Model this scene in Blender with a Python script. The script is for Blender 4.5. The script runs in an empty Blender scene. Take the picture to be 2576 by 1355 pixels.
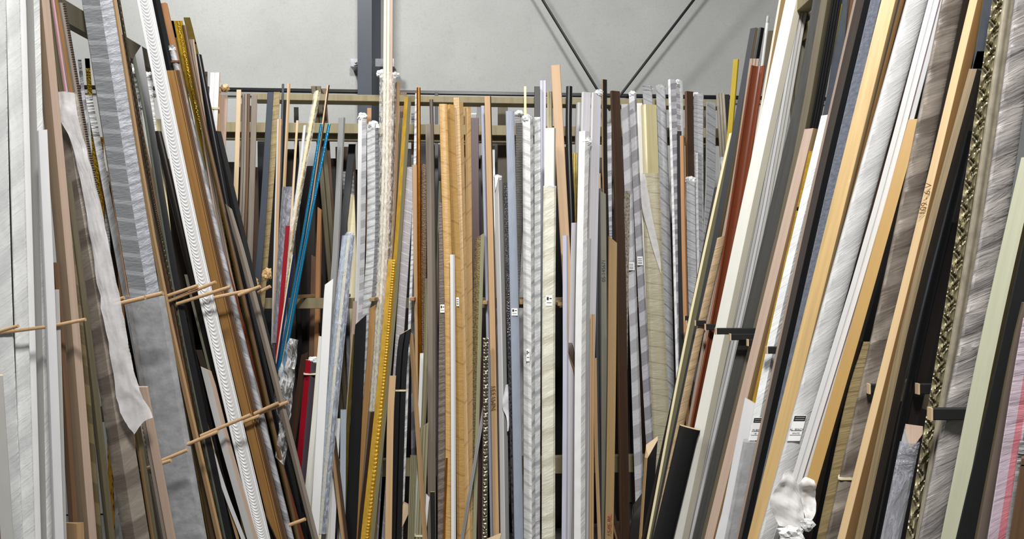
import bpy, bmesh, math, random
from mathutils import Vector, noise, Matrix
random.seed(7)
S = bpy.context.scene
C = S.collection
F, CX, CY, CAM_Z = 1850.0, 1288.0, 677.5, 1.6          # the lens, in pixels of the 2576 x 1355 frame
LEAN, YAW = 0.12, 0.067                                 # back rack: lean of the strips, turn of the wall

# ------------------------------------------------------------------ materials
def lin(h):
    h = h.lstrip('#'); o = []
    for i in (0, 2, 4):
        c = int(h[i:i+2], 16) / 255
        o.append(c / 12.92 if c <= .04045 else ((c + .055) / 1.055) ** 2.4)
    return (*o, 1)
def mul(c, k): return (min(1, c[0]*k), min(1, c[1]*k), min(1, c[2]*k), 1)

class NT:
    def __init__(s, name):
        s.m = bpy.data.materials.new(name); s.m.use_nodes = True
        s.t = s.m.node_tree; s.t.nodes.clear()
        s.out = s.n('ShaderNodeOutputMaterial'); s.b = s.n('ShaderNodeBsdfPrincipled')
        s.l(s.b.outputs[0], s.out.inputs[0])
    def n(s, k, **kw):
        x = s.t.nodes.new(k)
        for a, v in kw.items(): setattr(x, a, v)
        return x
    def l(s, a, b): s.t.links.new(a, b)
    def uv(s, su, sv, skew=0):
        u = s.n('ShaderNodeUVMap'); m = s.n('ShaderNodeMapping')
        m.inputs['Scale'].default_value = (su, sv, 1); s.l(u.outputs[0], m.inputs[0])
        return m.outputs[0]
    def noise(s, vec, detail=3, rough=.55, scale=1, dist=0):
        x = s.n('ShaderNodeTexNoise'); x.inputs['Scale'].default_value = scale
        x.inputs['Detail'].default_value = detail; x.inputs['Roughness'].default_value = rough
        x.inputs['Distortion'].default_value = dist; s.l(vec, x.inputs['Vector']); return x.outputs['Fac']
    def ramp(s, fac, stops):
        r = s.n('ShaderNodeValToRGB'); e = r.color_ramp.elements
        while len(e) < len(stops): e.new(.5)
        for k, (p, c) in zip(e, stops): k.position = p; k.color = c
        s.l(fac, r.inputs[0]); return r.outputs[0]
    def math(s, op, a, b=None):
        m = s.n('ShaderNodeMath', operation=op)
        for i, x in enumerate((a, b)):
            if x is None: continue
            if isinstance(x, (int, float)): m.inputs[i].default_value = x
            else: s.l(x, m.inputs[i])
        return m.outputs[0]
    def mix(s, f, a, b):
        m = s.n('ShaderNodeMix', data_type='RGBA')
        for i, x in ((0, f), (6, a), (7, b)):
            if isinstance(x, (int, float, tuple)): m.inputs[i].default_value = x
            else: s.l(x, m.inputs[i])
        return m.outputs[2]
    def bump(s, h, st, d=.002):
        b = s.n('ShaderNodeBump'); b.inputs['Strength'].default_value = st; b.inputs['Distance'].default_value = d
        s.l(h, b.inputs['Height']); s.l(b.outputs[0], s.b.inputs['Normal'])

def m_paint(name, c, r=.4, var=.06):
    t = NT(name); n = t.noise(t.uv(30, 6), 3)
    t.l(t.ramp(n, [(.3, mul(lin(c), 1-var)), (.7, mul(lin(c), 1+var))]), t.b.inputs['Base Color'])
    t.b.inputs['Roughness'].default_value = r; return t.m
def m_wood(name, c, r=.5, con=.22, gs=90):
    t = NT(name); k = lin(c); g = .3*k[0]+.6*k[1]+.1*k[2]; k = tuple(x+(g-x)*.16 for x in k[:3]) + (1,)
    n = t.noise(t.uv(gs, 2.2), 5, .6, 1, .6); n2 = t.noise(t.uv(7, 1.1), 2)
    a = t.ramp(n, [(.32, mul(k, 1-con)), (.55, k), (.75, mul(k, 1+con*.5))])
    b = t.mix(t.math('MULTIPLY', n2, .35), a, mul(k, .72))
    t.l(b, t.b.inputs['Base Color']); t.b.inputs['Roughness'].default_value = r
    t.bump(n, .15, .001); return t.m
def m_metal(name, c, r=.3, rough_bump=.15, met=.85, gs=40):
    t = NT(name); k = lin(c); n = t.noise(t.uv(gs, gs*.6), 4)
    t.l(t.ramp(n, [(.3, mul(k, .75)), (.7, mul(k, 1.12))]), t.b.inputs['Base Color'])
    t.b.inputs['Metallic'].default_value = met; t.b.inputs['Roughness'].default_value = r
    t.bump(n, rough_bump, .002); return t.m
def m_tissue(name, base, band, sp=.09, skew=0, duty=.5, wr=.6, ws=70, edge=.08, fine=.25):
    """thin wrapping paper wound in overlapping turns: single and double layers show as bands"""
    t = NT(name); u = t.n('ShaderNodeUVMap'); sx = t.n('ShaderNodeSeparateXYZ'); t.l(u.outputs[0], sx.inputs[0])
    vv = t.math('ADD', sx.outputs[1], t.math('MULTIPLY', sx.outputs[0], skew))
    fr = t.math('FRACT', t.math('DIVIDE', vv, sp))
    d = t.ramp(fr, [(0, (0,0,0,1)), (edge*.5, (1,1,1,1)), (max(duty-edge*.5, edge), (1,1,1,1)), (min(duty+edge*.5, 1), (0,0,0,1))])
    cb = t.n('ShaderNodeCombineXYZ'); t.l(t.math('MULTIPLY', sx.outputs[0], ws*.22), cb.inputs[0])
    t.l(t.math('MULTIPLY', t.math('ADD', sx.outputs[1], t.math('MULTIPLY', sx.outputs[0], skew*.8+.15)), ws), cb.inputs[1])
    w = t.noise(cb.outputs[0], 4, .6, 1, .8)
    col = t.mix(d, lin(base), lin(band))
    col = t.mix(t.math('MULTIPLY', t.ramp(w, [(.42, (1,1,1,1)), (.56, (0,0,0,1))]), fine), col, mul(lin(band), .8))
    t.l(col, t.b.inputs['Base Color']); t.b.inputs['Roughness'].default_value = .45
    t.bump(w, wr, .004); return t.m
def m_sheer(name, c, alpha=.6, r=.4, ws=25, bp=.5):
    t = NT(name); n = t.noise(t.uv(ws, ws), 4)
    t.b.inputs['Base Color'].default_value = lin(c); t.b.inputs['Roughness'].default_value = r
    tr = t.n('ShaderNodeBsdfTransparent'); mx = t.n('ShaderNodeMixShader')
    t.l(t.ramp(n, [(.3, (alpha*.75,)*3+(1,)), (.7, (min(1, alpha*1.2),)*3+(1,))]), mx.inputs[0])
    t.l(tr.outputs[0], mx.inputs[1]); t.l(t.b.outputs[0], mx.inputs[2]); t.l(mx.outputs[0], t.out.inputs[0])
    t.bump(n, bp, .004); return t.m
def m_plastic(name, c='ffffff', alpha=.12, ws=60, bp=1):
    """clear polythene: mostly see-through with sharp crinkled glints"""
    t = NT(name); n = t.noise(t.uv(ws, ws*.35), 4, .65, 1, 1)
    t.b.inputs['Base Color'].default_value = lin(c); t.b.inputs['Roughness'].default_value = .12
    tr = t.n('ShaderNodeBsdfTransparent'); mx = t.n('ShaderNodeMixShader')
    t.l(t.ramp(n, [(.45, (alpha,)*3+(1,)), (.62, (alpha+.35,)*3+(1,))]), mx.inputs[0])
    t.l(tr.outputs[0], mx.inputs[1]); t.l(t.b.outputs[0], mx.inputs[2]); t.l(mx.outputs[0], t.out.inputs[0])
    t.bump(n, bp, .006); return t.m
def m_carved(name, c1, c2, r=.5, su=120, sv=120, bump=.6, met=0):
    t = NT(name); v = t.n('ShaderNodeTexVoronoi'); t.l(t.uv(su, sv), v.inputs['Vector']); v.inputs['Scale'].default_value = 1
    t.l(t.ramp(v.outputs['Distance'], [(.15, lin(c1)), (.6, lin(c2))]), t.b.inputs['Base Color'])
    t.b.inputs['Roughness'].default_value = r; t.b.inputs['Metallic'].default_value = met
    t.bump(v.outputs['Distance'], bump, .003); return t.m
def m_spots(name, c, spot, su=14, sv=5, lo=.66, r=.45):
    t = NT(name); k = lin(c); n = t.noise(t.uv(80, 3), 4, .6, 1, .5); p = t.noise(t.uv(su, sv), 2, .5)
    a = t.ramp(n, [(.3, mul(k, .82)), (.7, mul(k, 1.08))])
    t.l(t.mix(t.ramp(p, [(lo, (0,0,0,1)), (lo+.03, (1,1,1,1))]), a, lin(spot)), t.b.inputs['Base Color'])
    t.b.inputs['Roughness'].default_value = r; return t.m

P_, W_, M_, T_ = 'paint', 'wood', 'metal', 'tissue'
MATS = {
 'white':(P_,'e0e0e0',.45,.02), 'offwhite':(P_,'e0dfd6',.4,.03), 'greywhite':(P_,'cfcfd0',.45,.03), 'lilacwhite':(W_,'cfccd3',.5,.1),
 'shadewhite':(P_,'b9b7b3',.45,.03), 'creamwhite':(P_,'cfc9b8',.4,.03), 'cream':(P_,'e6dcb4',.45,.05), 'paleyellow':(W_,'cdbf88',.5,.12), 'sage':(W_,'b4b598',.5,.1),
 'palegreen':(P_,'b2b290',.45,.06), 'black':(P_,'131315',.35,.15), 'matblack':(P_,'0c0c0d',.7,.1), 'charcoal':(P_,'2a2c30',.5,.1), 'slate':(P_,'454a52',.45,.1),
 'column':(P_,'3b424c',.45,.05), 'navy':(P_,'1c2350',.35,.1), 'red':(P_,'8a1020',.35,.1), 'burgundy':(W_,'4a2522',.45,.3), 'maroon':(P_,'4a0f1a',.4,.1),
 'purplegrey':(W_,'4b3f4a',.5,.2), 'grey':(P_,'8f9090',.4,.05), 'lilacgrey':(P_,'b9bac8',.45,.05), 'paleblue':(W_,'a9b6c4',.5,.12), 'yellow':(P_,'a8900c',.4,.08),
 'brightyellow':(P_,'c9ae35',.4,.06), 'mustard':(W_,'b98f3e',.5,.06), 'pink':(P_,'b58a92',.5,.08), 'mauve':(P_,'a79a9c',.45,.05),
 'duskbeech':(W_,'9c8264',.5,.25), 'beech':(W_,'c89f6c',.5,.14), 'paleply':(W_,'d6b98f',.55,.12), 'pinkbeech':(W_,'b89d88',.55,.15), 'tanwood':(W_,'b08a58',.5,.15), 'oak':(W_,'a3742f',.45,.25), 'orangebeech':(W_,'b98048',.5,.15),
 'pine':(W_,'c9a468',.5,.14,40), 'goldpine':(W_,'d2b07a',.5,.1), 'honey':(W_,'ad7c34',.45,.15), 'walnut':(W_,'85704a',.55,.4,140), 'darkwalnut':(W_,'33271a',.55,.3), 'taupe':(W_,'85796b',.55,.2), 'darktaupe':(W_,'5e534e',.5,.15),
 'brown':(W_,'6b4c2e',.5,.25), 'darkbrown':(W_,'46301f',.5,.25), 'blackbrown':(W_,'1f1713',.5,.25), 'olive':(W_,'5f553a',.55,.25), 'olivecream':(W_,'8d8763',.5,.1), 'mahogany':(W_,'7d3814',.3,.2), 'greenpine':(W_,'978a62',.65,.2,40),
 'postpine':(W_,'6b6450',.7,.25,40), 'weathered':(W_,'a29885',.6,.3,60), 'charwood':(W_,'4b4a47',.55,.3), 'kraftwood':(W_,'b08f5a',.6,.1), 'greybrown':(W_,'8a7d70',.55,.15), 'rawpine':(W_,'d9bb8c',.6,.1),
 'greyolive':(W_,'6d6a58',.55,.15), 'greengrey':(P_,'7e8478',.4,.08),
 'gold':(M_,'b8931f',.35,.1,.4), 'brightgold':(M_,'d0a43a',.35,.05,.35), 'oldgold':(M_,'75642a',.4,.15,.6), 'amber':(M_,'a5600c',.22,.1,.7), 'brass':(M_,'b99a55',.35,.05,.7), 'silver':(M_,'a9a9a5',.3,.1,.8),
 'ornsilver':(M_,'a29b80',.4,.15,.7), 'chainsilver':(M_,'8d8675',.25,.2,.85), 'bronze':(M_,'5c5342',.35,.3,.7), 'blueglit':(M_,'1b7fae',.25,.5,.5,200), 'silverbeige':(M_,'a79f8d',.4,.05,.35), 'navyemb':(M_,'8990a0',.3,.9,.4,90), 'steel':(M_,'b9bcc0',.35,.05,.2),
}
TISS = { # base, band, spacing, skew, duty, wrinkle, scale, edge, fine
 't_white':('e6e6e6','d2d2d4',.07,.5,.35,.8,60,.1,.2), 't_greyband':('84878b','a5a7aa',.058,-.1,.24,.7,80,.08,.2), 't_greyfine':('a6a8af','83868f',.03,.25,.35,1,120,.3,.6),
 't_brown':('5a4f46','786c62',.16,-.5,.12,.5,40,.08,.1), 't_check':('cfcfd3','b0aeb2',.1,.35,.5,.7,90,.05,.18), 't_check2':('c2c1c6','949298',.1,.35,.5,.7,90,.05,.25), 't_diag':('a9a9ac','7d7d80',.085,-1.0,.12,.8,70,.1,.3),
 't_diag2':('b4b4b8','8c8c90',.12,-.8,.45,.8,60,.05,.3), 't_band':('dad9d8','b9bab9',.05,-.4,.3,.6,90,.15,.15), 't_crink':('d2d3d3','a5a7aa',.05,.4,.3,.9,130,.3,.35), 't_crinkgrey':('9f9995','878280',.13,.6,.3,1,50,.5,.2), 't_grain':('c8c8c7','bebebd',.11,.9,.5,.45,100,.1,.1),
 't_lilac':('b4b7c6','9ea2b4',.012,6,.5,.4,60,.3,.15), 't_bluegrey':('a3abb8','8690a0',.012,8,.5,.5,60,.3,.2), 't_cream':('dad8c8','c4c1ae',.11,.3,.3,.8,60,.1,.25), 't_yellow':('b3ac92','9c957c',.075,-.15,.08,.8,60,.08,.12), 't_kraft':('c0995c','ab8550',.13,-.3,.06,.7,60,.05,.12), 't_kraftpale':('c6a473','b08d5f',.1,.6,.08,.6,60,.05,.12), 't_kraftbeige':('b79e7a','a0876a',.1,.6,.08,.6,60,.05,.12), 't_kraftdark':('94835d','82714e',.09,.3,.15,.6,50,.06,.15),
 't_brownfine':('7c6f66','5c514a',.025,.15,.4,1,120,.3,.5), 't_weave':('63615a','45443f',.02,0,.3,.9,200,.1,.4), 't_sheerdark':('8b8176','6a6057',.16,.4,.4,.9,26,.1,.35), 't_pale':('dedfde','d0d1d1',.2,.8,.3,.8,55,.4,.1), 't_clearpale':('9b9b9d','828285',.15,.7,.45,.8,40,.06,.2),
 't_greywide':('8d8d8d','9c9c9c',.2,.15,.2,.5,30,.1,.12), 't_rose':('c3b2bd','b6a6b0',.2,.4,.3,.5,60,.3,.08), 't_pinkred':('c97f88','bf727c',.2,.4,.3,.5,60,.3,.08), 't_olive':('6a5d40','564a33',.14,-.6,.5,.3,30,.04,.08), 't_plaid':('9a9698','bdbabd',.06,-.5,.08,.5,50,.05,.15),
}
_mc = {}
def mat(n):
    if n in _mc: return _mc[n]
    if n in TISS: m = m_tissue(n[2:] + '_tissue', *TISS[n])
    elif n in MATS:
        k, *a = MATS[n]; m = {P_: m_paint, W_: m_wood, M_: m_metal}[k](n + '_' + k, *a)
    elif n == 'clear': m = m_plastic('clear_polythene', 'ffffff', .05, 60, .5)
    elif n == 'clearblue': m = m_plastic('bluish_polythene', 'cdd6e6', .3)
    elif n == 'cleargrey': m = m_plastic('greyish_polythene', 'b9bac6', .35)
    elif n == 'bubble': m = m_plastic('crinkled_clear_film', 'fffdf5', .07, 110)
    elif n == 'sheer': m = m_sheer('sheer_white_tissue', 'e8e6e7', .55, .4, 25, .25)
    elif n == 'sheerflap': m = m_sheer('white_tissue_flap', 'dedde0', .9)
    elif n == 'sheergrey': m = m_sheer('sheer_grey_tissue', 'a8a8aa', .7)
    elif n == 'bag': m = m_sheer('milky_polythene_bag', 'eceae8', .8, .25, 12, .12)
    elif n == 'weave': m = m_carved('woven_brown', '2e2218', '6e5538', .5, 160, 160, .8)
    elif n == 'carvedolive': m = m_carved('carved_olive', '4c4029', '86765033'[:6], .5, 110, 180, .7)
    elif n == 'carvedgrey': m = m_carved('carved_grey_brown', '4d463c', '867c6c', .55, 150, 90, .8)
    elif n == 'carvedblack': m = m_carved('carved_black', '09090a', '3b3b3e', .25, 120, 120, 1)
    elif n == 'redgold': m = m_carved('red_and_gold_carving', '6b200c', 'c9982e', .3, 110, 90, 1, .5)
    elif n == 'golddots': m = m_carved('gold_dotted', '2c2208', 'a8871f', .3, 130, 150, 1, .6)
    elif n == 'spotpine': m = m_spots('pine_with_white_spots', 'c4a570', 'e6dfcb', 34, 9, .7)
    elif n == 'spotply': m = m_spots('pale_flecked_wood', 'c8a56a', 'e6cf9f', 60, 30, .6)
    elif n == 'paper': m = m_paint('label_paper', 'eeeeec', .5, .01)
    elif n == 'ink': m = m_paint('black_ink', '161616', .5, .01)
    elif n == 'pencil': m = m_paint('brown_pencil', '6d4b26', .6, .01)
    elif n == 'redink': m = m_paint('red_pencil', '8c3420', .6, .01)
    elif n == 'string': m = m_paint('cream_string', 'd8cfae', .6, .05)
    else: raise KeyError(n)
    _mc[n] = m; return m

# ------------------------------------------------------------------ profiles: front outline, left to right, (u 0..1, v -.5..+.5)
def arc(n, a0=-.5, top=.5):
    return [(.5 - .5*math.cos(math.pi*i/n), a0 + (top-a0)*math.sin(math.pi*i/n)) for i in range(n+1)]
def prof(p):
    k, *a = p if isinstance(p, tuple) else (p,)
    if k == 'flat': return [(0,-.5),(0,.38),(.05,.5),(.95,.5),(1,.38),(1,-.5)]
    if k == 'two': e = a[0]; return [(0,-.3),(.01,-.15),(e-.02,.48),(e,.5),(e+.02,.47),(.99,-.2),(1,-.3),(1,-.5),(0,-.5)]
    if k == 'round': return arc(10)
    if k == 'scoop': return [(0,-.5),(0,.4),(.05,.5),(.12,.5),(.16,.3),(.26,.06),(.4,-.08),(.55,-.1),(.7,0),(.82,.2),(.88,.42),(.93,.5),(1,.45),(1,-.5)]
    if k == 'ogee': return [(0,-.5),(0,.05),(.1,.08),(.12,.25),(.2,.3),(.28,.46),(.4,.5),(.5,.44),(.62,.2),(.72,.02),(.8,0),(.83,.2),(.93,.24),(1,.15),(1,-.5)]
    if k == 'groove':
        n = a[0] if a else 4; o = [(0,-.5),(0,.35)]
        for i in range(n):
            x0, x1 = i/n, (i+1)/n; g = .12/n
            o += [(x0+g, .5),(x1-g, .5)] + ([(x1, .28)] if i < n-1 else [])
        return o + [(1,.35),(1,-.5)]
    if k == 'step': e = a[0]; return [(0,-.5),(0,.1),(.02,.15),(e-.02,.15),(e,.17),(e+.01,.48),(e+.03,.5),(.97,.5),(1,.45),(1,-.5)]
    if k == 'stepr': e = a[0]; return [(0,-.5),(0,.45),(.03,.5),(e-.03,.5),(e-.01,.48),(e,.15),(.98,.12),(1,.05),(1,-.5)]
    if k == 'chan': return [(0,-.5),(0,.5),(.12,.5),(.3,-.05),(.7,-.05),(.88,.5),(1,.5),(1,-.5)]
    if k == 'ridge': return [(0,-.5),(0,.2),(.55,.3),(.6,.5),(.68,.5),(.72,.25),(.78,.25),(.82,.45),(.9,.45),(.94,.2),(1,.15),(1,-.5)]
    if k == 'dense': n = a[0]; return [(0,-.5)] + [(i/n, .0) for i in range(n+1)] + [(1,-.5)]
    if k == 'soft': return [(0,-.5),(.0,.1),(.05,.36),(.16,.48),(.35,.5),(.6,.46),(.8,.36),(.95,.2),(1,0),(1,-.5)]
    raise KeyError(k)
# relief added to v (in metres): f(u, s, w)
def frac(x): return x - math.floor(x)
def rel_wave(u, s, w):
    if u < .1 or u > .9: return .002
    if u < .17 or u > .83: return -.003
    q = (u-.5)/.33
    return .0017*math.sin(2*math.pi*(s/.0125 + 1.9*q*q + .35*q)) * (1-abs(q)**6) + .002
def rel_leaf(u, s, w):
    if u > .86: return .001 if u < .9 else .006
    p = s/.062; q = u/.86
    c = .5 + .28*math.sin(2*math.pi*p)
    ridge = math.exp(-((q-c)/.13)**2)
    leaf = max(0, math.sin(2*math.pi*(p*3 + 1.6*abs(q-c)))) * (.4+.6*math.cos(math.pi*(q-.5)))
    return .009*ridge + .006*leaf
def bead(u0, u1, pitch, h):
    def f(u, s, w):
        if not u0 < u < u1: return 0
        x = (u-(u0+u1)/2)/((u1-u0)/2); y = (frac(s/pitch)-.5)*2
        r = 1 - x*x - y*y
        return h*math.sqrt(r) if r > 0 else -.001
    return f
def rel_chain(u, s, w):
    x = (u-.5)*2; y = (frac(s/.03)-.5)*2
    return .008*math.exp(-3*(x*x+y*y)) + .004*math.cos(2*math.pi*s/.015)*math.sin(math.pi*u)
def rel_ropeedge(u, s, w):
    if u > .8: return .004*math.sin(2*math.pi*s/.012)
    return .003*math.sin(u*14)
def rel_rope(u, s, w): return .007*math.sin(math.pi*u) + .0015*math.sin(2*math.pi*(s/.03+u))
def rel_crink(amp=.003, sc=28, skew=.6):
    def f(u, s, w): return amp*noise.noise((u*w*sc*.5, (s+u*w*skew)*sc, s*.7)) + amp*.5*noise.noise((u*w*60, (s+u*w*skew)*95, 3))
    return f
RELIEF = {'wave': (rel_wave, .002, ('dense', 30), 0), 'leaf': (rel_leaf, .004, ('dense', 18), 0), 'bead': (bead(.6,.98,.013,.0045), .0022, ('dense', 16), .3),
          'chain': (rel_chain, .004, ('dense', 10), 0), 'ropeedge': (rel_ropeedge, .003, ('dense', 12), 0), 'rope': (rel_rope, .005, ('dense', 6), 0)}

# ------------------------------------------------------------------ helpers
def link(name, me, mats, parent=None):
    o = bpy.data.objects.new(name, me); C.objects.link(o)
    for m in mats: me.materials.append(mat(m))
    if parent: o.parent = parent
    return o
def tag(o, label=None, cat=None, group=None, kind=None):
    for k, v in (('label', label), ('category', cat), ('group', group), ('kind', kind)):
        if v: o[k] = v
    return o
def mesh(name, vs, fs, smooth=True, ang=.6, mi=None, uvs=None):
    me = bpy.data.meshes.new(name); me.from_pydata([tuple(v) for v in vs], [], fs)
    if mi: me.polygons.foreach_set('material_index', mi)
    u = me.uv_layers.new(name='uv')
    if uvs: u.data.foreach_set('uv', uvs)
    else:
        fl = []
        for p in me.polygons:
            ax = max(range(3), key=lambda i: abs(p.normal[i]))
            for vi in p.vertices:
                c = me.vertices[vi].co; fl += [(c.y, c.z) if ax == 0 else ((c.x, c.z) if ax == 1 else (c.y, c.x))][0]
        u.data.foreach_set('uv', fl)
    if smooth:
        me.polygons.foreach_set('use_smooth', [True]*len(me.polygons)); me.set_sharp_from_angle(angle=ang)
    return me
def box_mesh(name, c, X, Y, Z):
    """c centre; X, Y, Z half-extent vectors"""
    c = Vector(c); vs = [c + X*a + Y*b + Z*d for d in (-1,1) for b in (-1,1) for a in (-1,1)]
    fs = [(0,2,3,1),(4,5,7,6),(0,1,5,4),(2,6,7,3),(0,4,6,2),(1,3,7,5)]
    bm = bmesh.new(); bv = [bm.verts.new(v) for v in vs]
    for f in fs: bm.faces.new([bv[i] for i in f])
    bmesh.ops.recalc_face_normals(bm, faces=bm.faces)
    m = min(X.length, Y.length, Z.length)
    if m > .004: bmesh.ops.bevel(bm, geom=bm.edges, offset=min(.002, m*.3), segments=1, affect='EDGES')
    vs = [v.co.copy() for v in bm.verts]; bm.verts.index_update(); fs = [[v.index for v in f.verts] for f in bm.faces]; bm.free()
    return mesh(name, vs, fs, False)
def tube_mesh(name, pts, r, n=8, closed=False):
    vs, fs = [], []
    for i, p in enumerate(pts):
        p = Vector(p); a = (Vector(pts[min(i+1, len(pts)-1)]) - Vector(pts[max(i-1, 0)])).normalized()
        e1 = a.orthogonal().normalized(); e2 = a.cross(e1)
        for k in range(n):
            t = 2*math.pi*k/n; vs.append(p + r*(math.cos(t)*e1 + math.sin(t)*e2))
    for i in range(len(pts)-1):
        for k in range(n):
            fs.append((i*n+k, i*n+(k+1)%n, (i+1)*n+(k+1)%n, (i+1)*n+k))
    fs.append(list(range(n))[::-1]); fs.append([(len(pts)-1)*n+k for k in range(n)])
    return mesh(name, vs, fs)
def side_pt(px, py, Y): return Vector(((px-CX)/F*Y, Y, CAM_Z - (py-CY)/F*Y))
def back_pt(px, py, A):
    kx, kz = (px-CX)/F, (CY-py)/F
    return side_pt(px, py, (A + LEAN*CAM_Z)/(1 - YAW*kx - LEAN*kz))
def catmull(P, t):
    n = len(P)-1; x = min(max(t*n, 0), n-1e-6); i = int(x); f = x-i
    p0 = P[i-1] if i > 0 else 2*P[0]-P[1]; p1, p2 = P[i], P[i+1]; p3 = P[i+2] if i+2 <= n else 2*P[n]-P[n-1]
    return .5*(2*p1 + (p2-p0)*f + (2*p0-5*p1+4*p2-p3)*f*f + (3*p1-p0-3*p2+p3)*f**3)

# ------------------------------------------------------------------ one leaning strip
class Strip: pass
def quad_fit(pts):
    """a gently bowed line through hand-read points"""
    y0, y1 = pts[0][1], pts[-1][1]
    S_ = [[0]*4 for _ in range(3)]
    for x, y in pts:
        t = (y-y0)/(y1-y0); v = (1, t, t*t)
        for i in range(3):
            for j in range(3): S_[i][j] += v[i]*v[j]
            S_[i][3] += v[i]*x
    for i in range(3):
        for k in range(i+1, 3):
            f = S_[k][i]/S_[i][i]
            for j in range(4): S_[k][j] -= f*S_[i][j]
    c = [0]*3
    for i in (2, 1, 0): c[i] = (S_[i][3] - sum(S_[i][j]*c[j] for j in range(i+1, 3)))/S_[i][i]
    return [(c[0]+c[1]*t+c[2]*t*t, y0+t*(y1-y0)) for t in (0, .5, 1)]
RACKS = {'left': [], 'back': [], 'right': []}
cur = None
def p(label, m, pr, w, pts, **o):
    s = Strip(); s.label, s.m, s.pr, s.w, s.o = label, m, pr, w, o
    s.pts = [tuple(map(float, q.split(','))) for q in pts.split()]
    if len(s.pts) > 3: s.pts = quad_fit(s.pts)
    s.rack = cur; s.peg = False
    RACKS[cur].append(s); return s
def peg(x0, y0, x1, y1, r=4.5, m='beech', **o):
    s = p('', m, 'peg', 2*r, f'{x0},{y0} {x1},{y1}', **o); s.peg = True
def nominal(s):
    (x0, y0), (x1, y1) = s.pts[0], s.pts[-1]
    if s.peg: xm = (x0+x1)/2
    else: xm = x0 + (x1-x0)*(CY-y0)/(y1-y0) if y1 != y0 else x0
    if 'Y' in s.o: return s.o['Y']
    if s.rack == 'left': return min(3.1, max(1.8, 1.9 + 1.2*xm/640))
    if s.rack == 'right': return min(3.15, max(1.3, .92*F/max(xm-CX, 60)))
    return 3.42
def quad(s, Y):
    (x0, y0), (x1, y1) = s.pts[0], s.pts[-1]; h = s.w/2 + s.o.get('grow', 0) + 1
    if s.peg: return [(x0, y0-h), (x1, y1-h), (x1, y1+h), (x0, y0+h)]
    yf = CY + CAM_Z*F/(Y if s.rack != 'back' else Y)
    if len(s.pts) > 2 and yf > y1: xa, ya = s.pts[-2]
    else: xa, ya = x0, y0
    xf = x1 + (x1-xa)*(yf-y1)/max(y1-ya, 1)
    return [(x0-h, y0), (x0+h, y0), (xf+h, yf), (xf-h, yf)]
def sat(a, b):
    for q in (a, b):
        for i in range(4):
            ex, ey = q[(i+1)%4][0]-q[i][0], q[(i+1)%4][1]-q[i][1]
            pa = [x*-ey + y*ex for x, y in a]; pb = [x*-ey + y*ex for x, y in b]
            if max(pa) <= min(pb) or max(pb) <= min(pa): return False
    return True
def solve(rack):
    done = []
    for s in RACKS[rack]:
        Y = nominal(s); wm = s.w*Y/F
        s.d = s.o.get('d', min(max(.55*wm, .008), .03)); s.D = s.d + s.o.get('pad', .02 if s.pr in ('rope', 'leaf', 'chain') else .004)
        q = quad(s, Y)
        for t in done:
            if Y < t.Y + (s.D+t.D)/2 and sat(q, t.q): Y = t.Y + (s.D+t.D)/2
        s.Y = Y; s.q = quad(s, Y); done.append(s)

def section_mesh(name, s, P, secs, d, w, k, relief=None, step=None, cut=0, cutv=0, m2=None, nrows=10, grow=0, caps=True):
    """sweep the outline along the path P (top to bottom)"""
    L = sum((P[i+1]-P[i]).length for i in range(len(P)-1))
    n = max(2, int(L/step)) if step else nrows
    ns = len(secs); vs = []; off = random.random()*9
    ztop = P[0].z; cuts = [cut*(u-.5) + cutv*v for u, v in secs]; cm = max(cuts)
    du = w + 2*grow
    per = [0]
    for i in range(ns): a, b = secs[i], secs[(i+1) % ns]; per.append(per[-1] + math.hypot((b[0]-a[0])*du, (b[1]-a[1])*(d+2*grow)))
    for r in range(n+1):
        t = r/n; c = catmull(P, t); sl = t*L
        for (u, v), cu in zip(secs, cuts):
            h = v*(d + 2*grow) + (relief(u, sl+off, w) if relief and v > -.49 else 0)
            q = c + Vector(((u-.5)*du - h*k, -h, 0))
            if cut or cutv: q.z = min(q.z, ztop + cu - cm)
            vs.append(q)
    fs, mi, uv = [], [], []
    for r in range(n):
        for j in range(ns):
            j2 = (j+1) % ns
            fs.append((r*ns+j, (r+1)*ns+j, (r+1)*ns+j2, r*ns+j2))
            um = (secs[j][0]+secs[j2][0])/2
            ix = 0
            for q, (_, a, b) in enumerate(m2 or []):
                if a <= um <= b: ix = 2+q
            mi.append(ix)
            y0, y1 = off + r/n*L, off + (r+1)/n*L
            uv += [per[j]+off, y0, per[j]+off, y1, per[j+1]+off, y1, per[j+1]+off, y0]
    if caps:
        for base, rev in ((0, False), (n*ns, True)):
            f = [base+j for j in range(ns)]
            if rev: f.reverse()
            fs.append(f); mi.append(1)
            for j in f: q = secs[j-base]; uv += [q[0]*w*6+off, q[1]*d*6]
    return mesh(name, vs, fs, True, .55, mi, uv)

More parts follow.
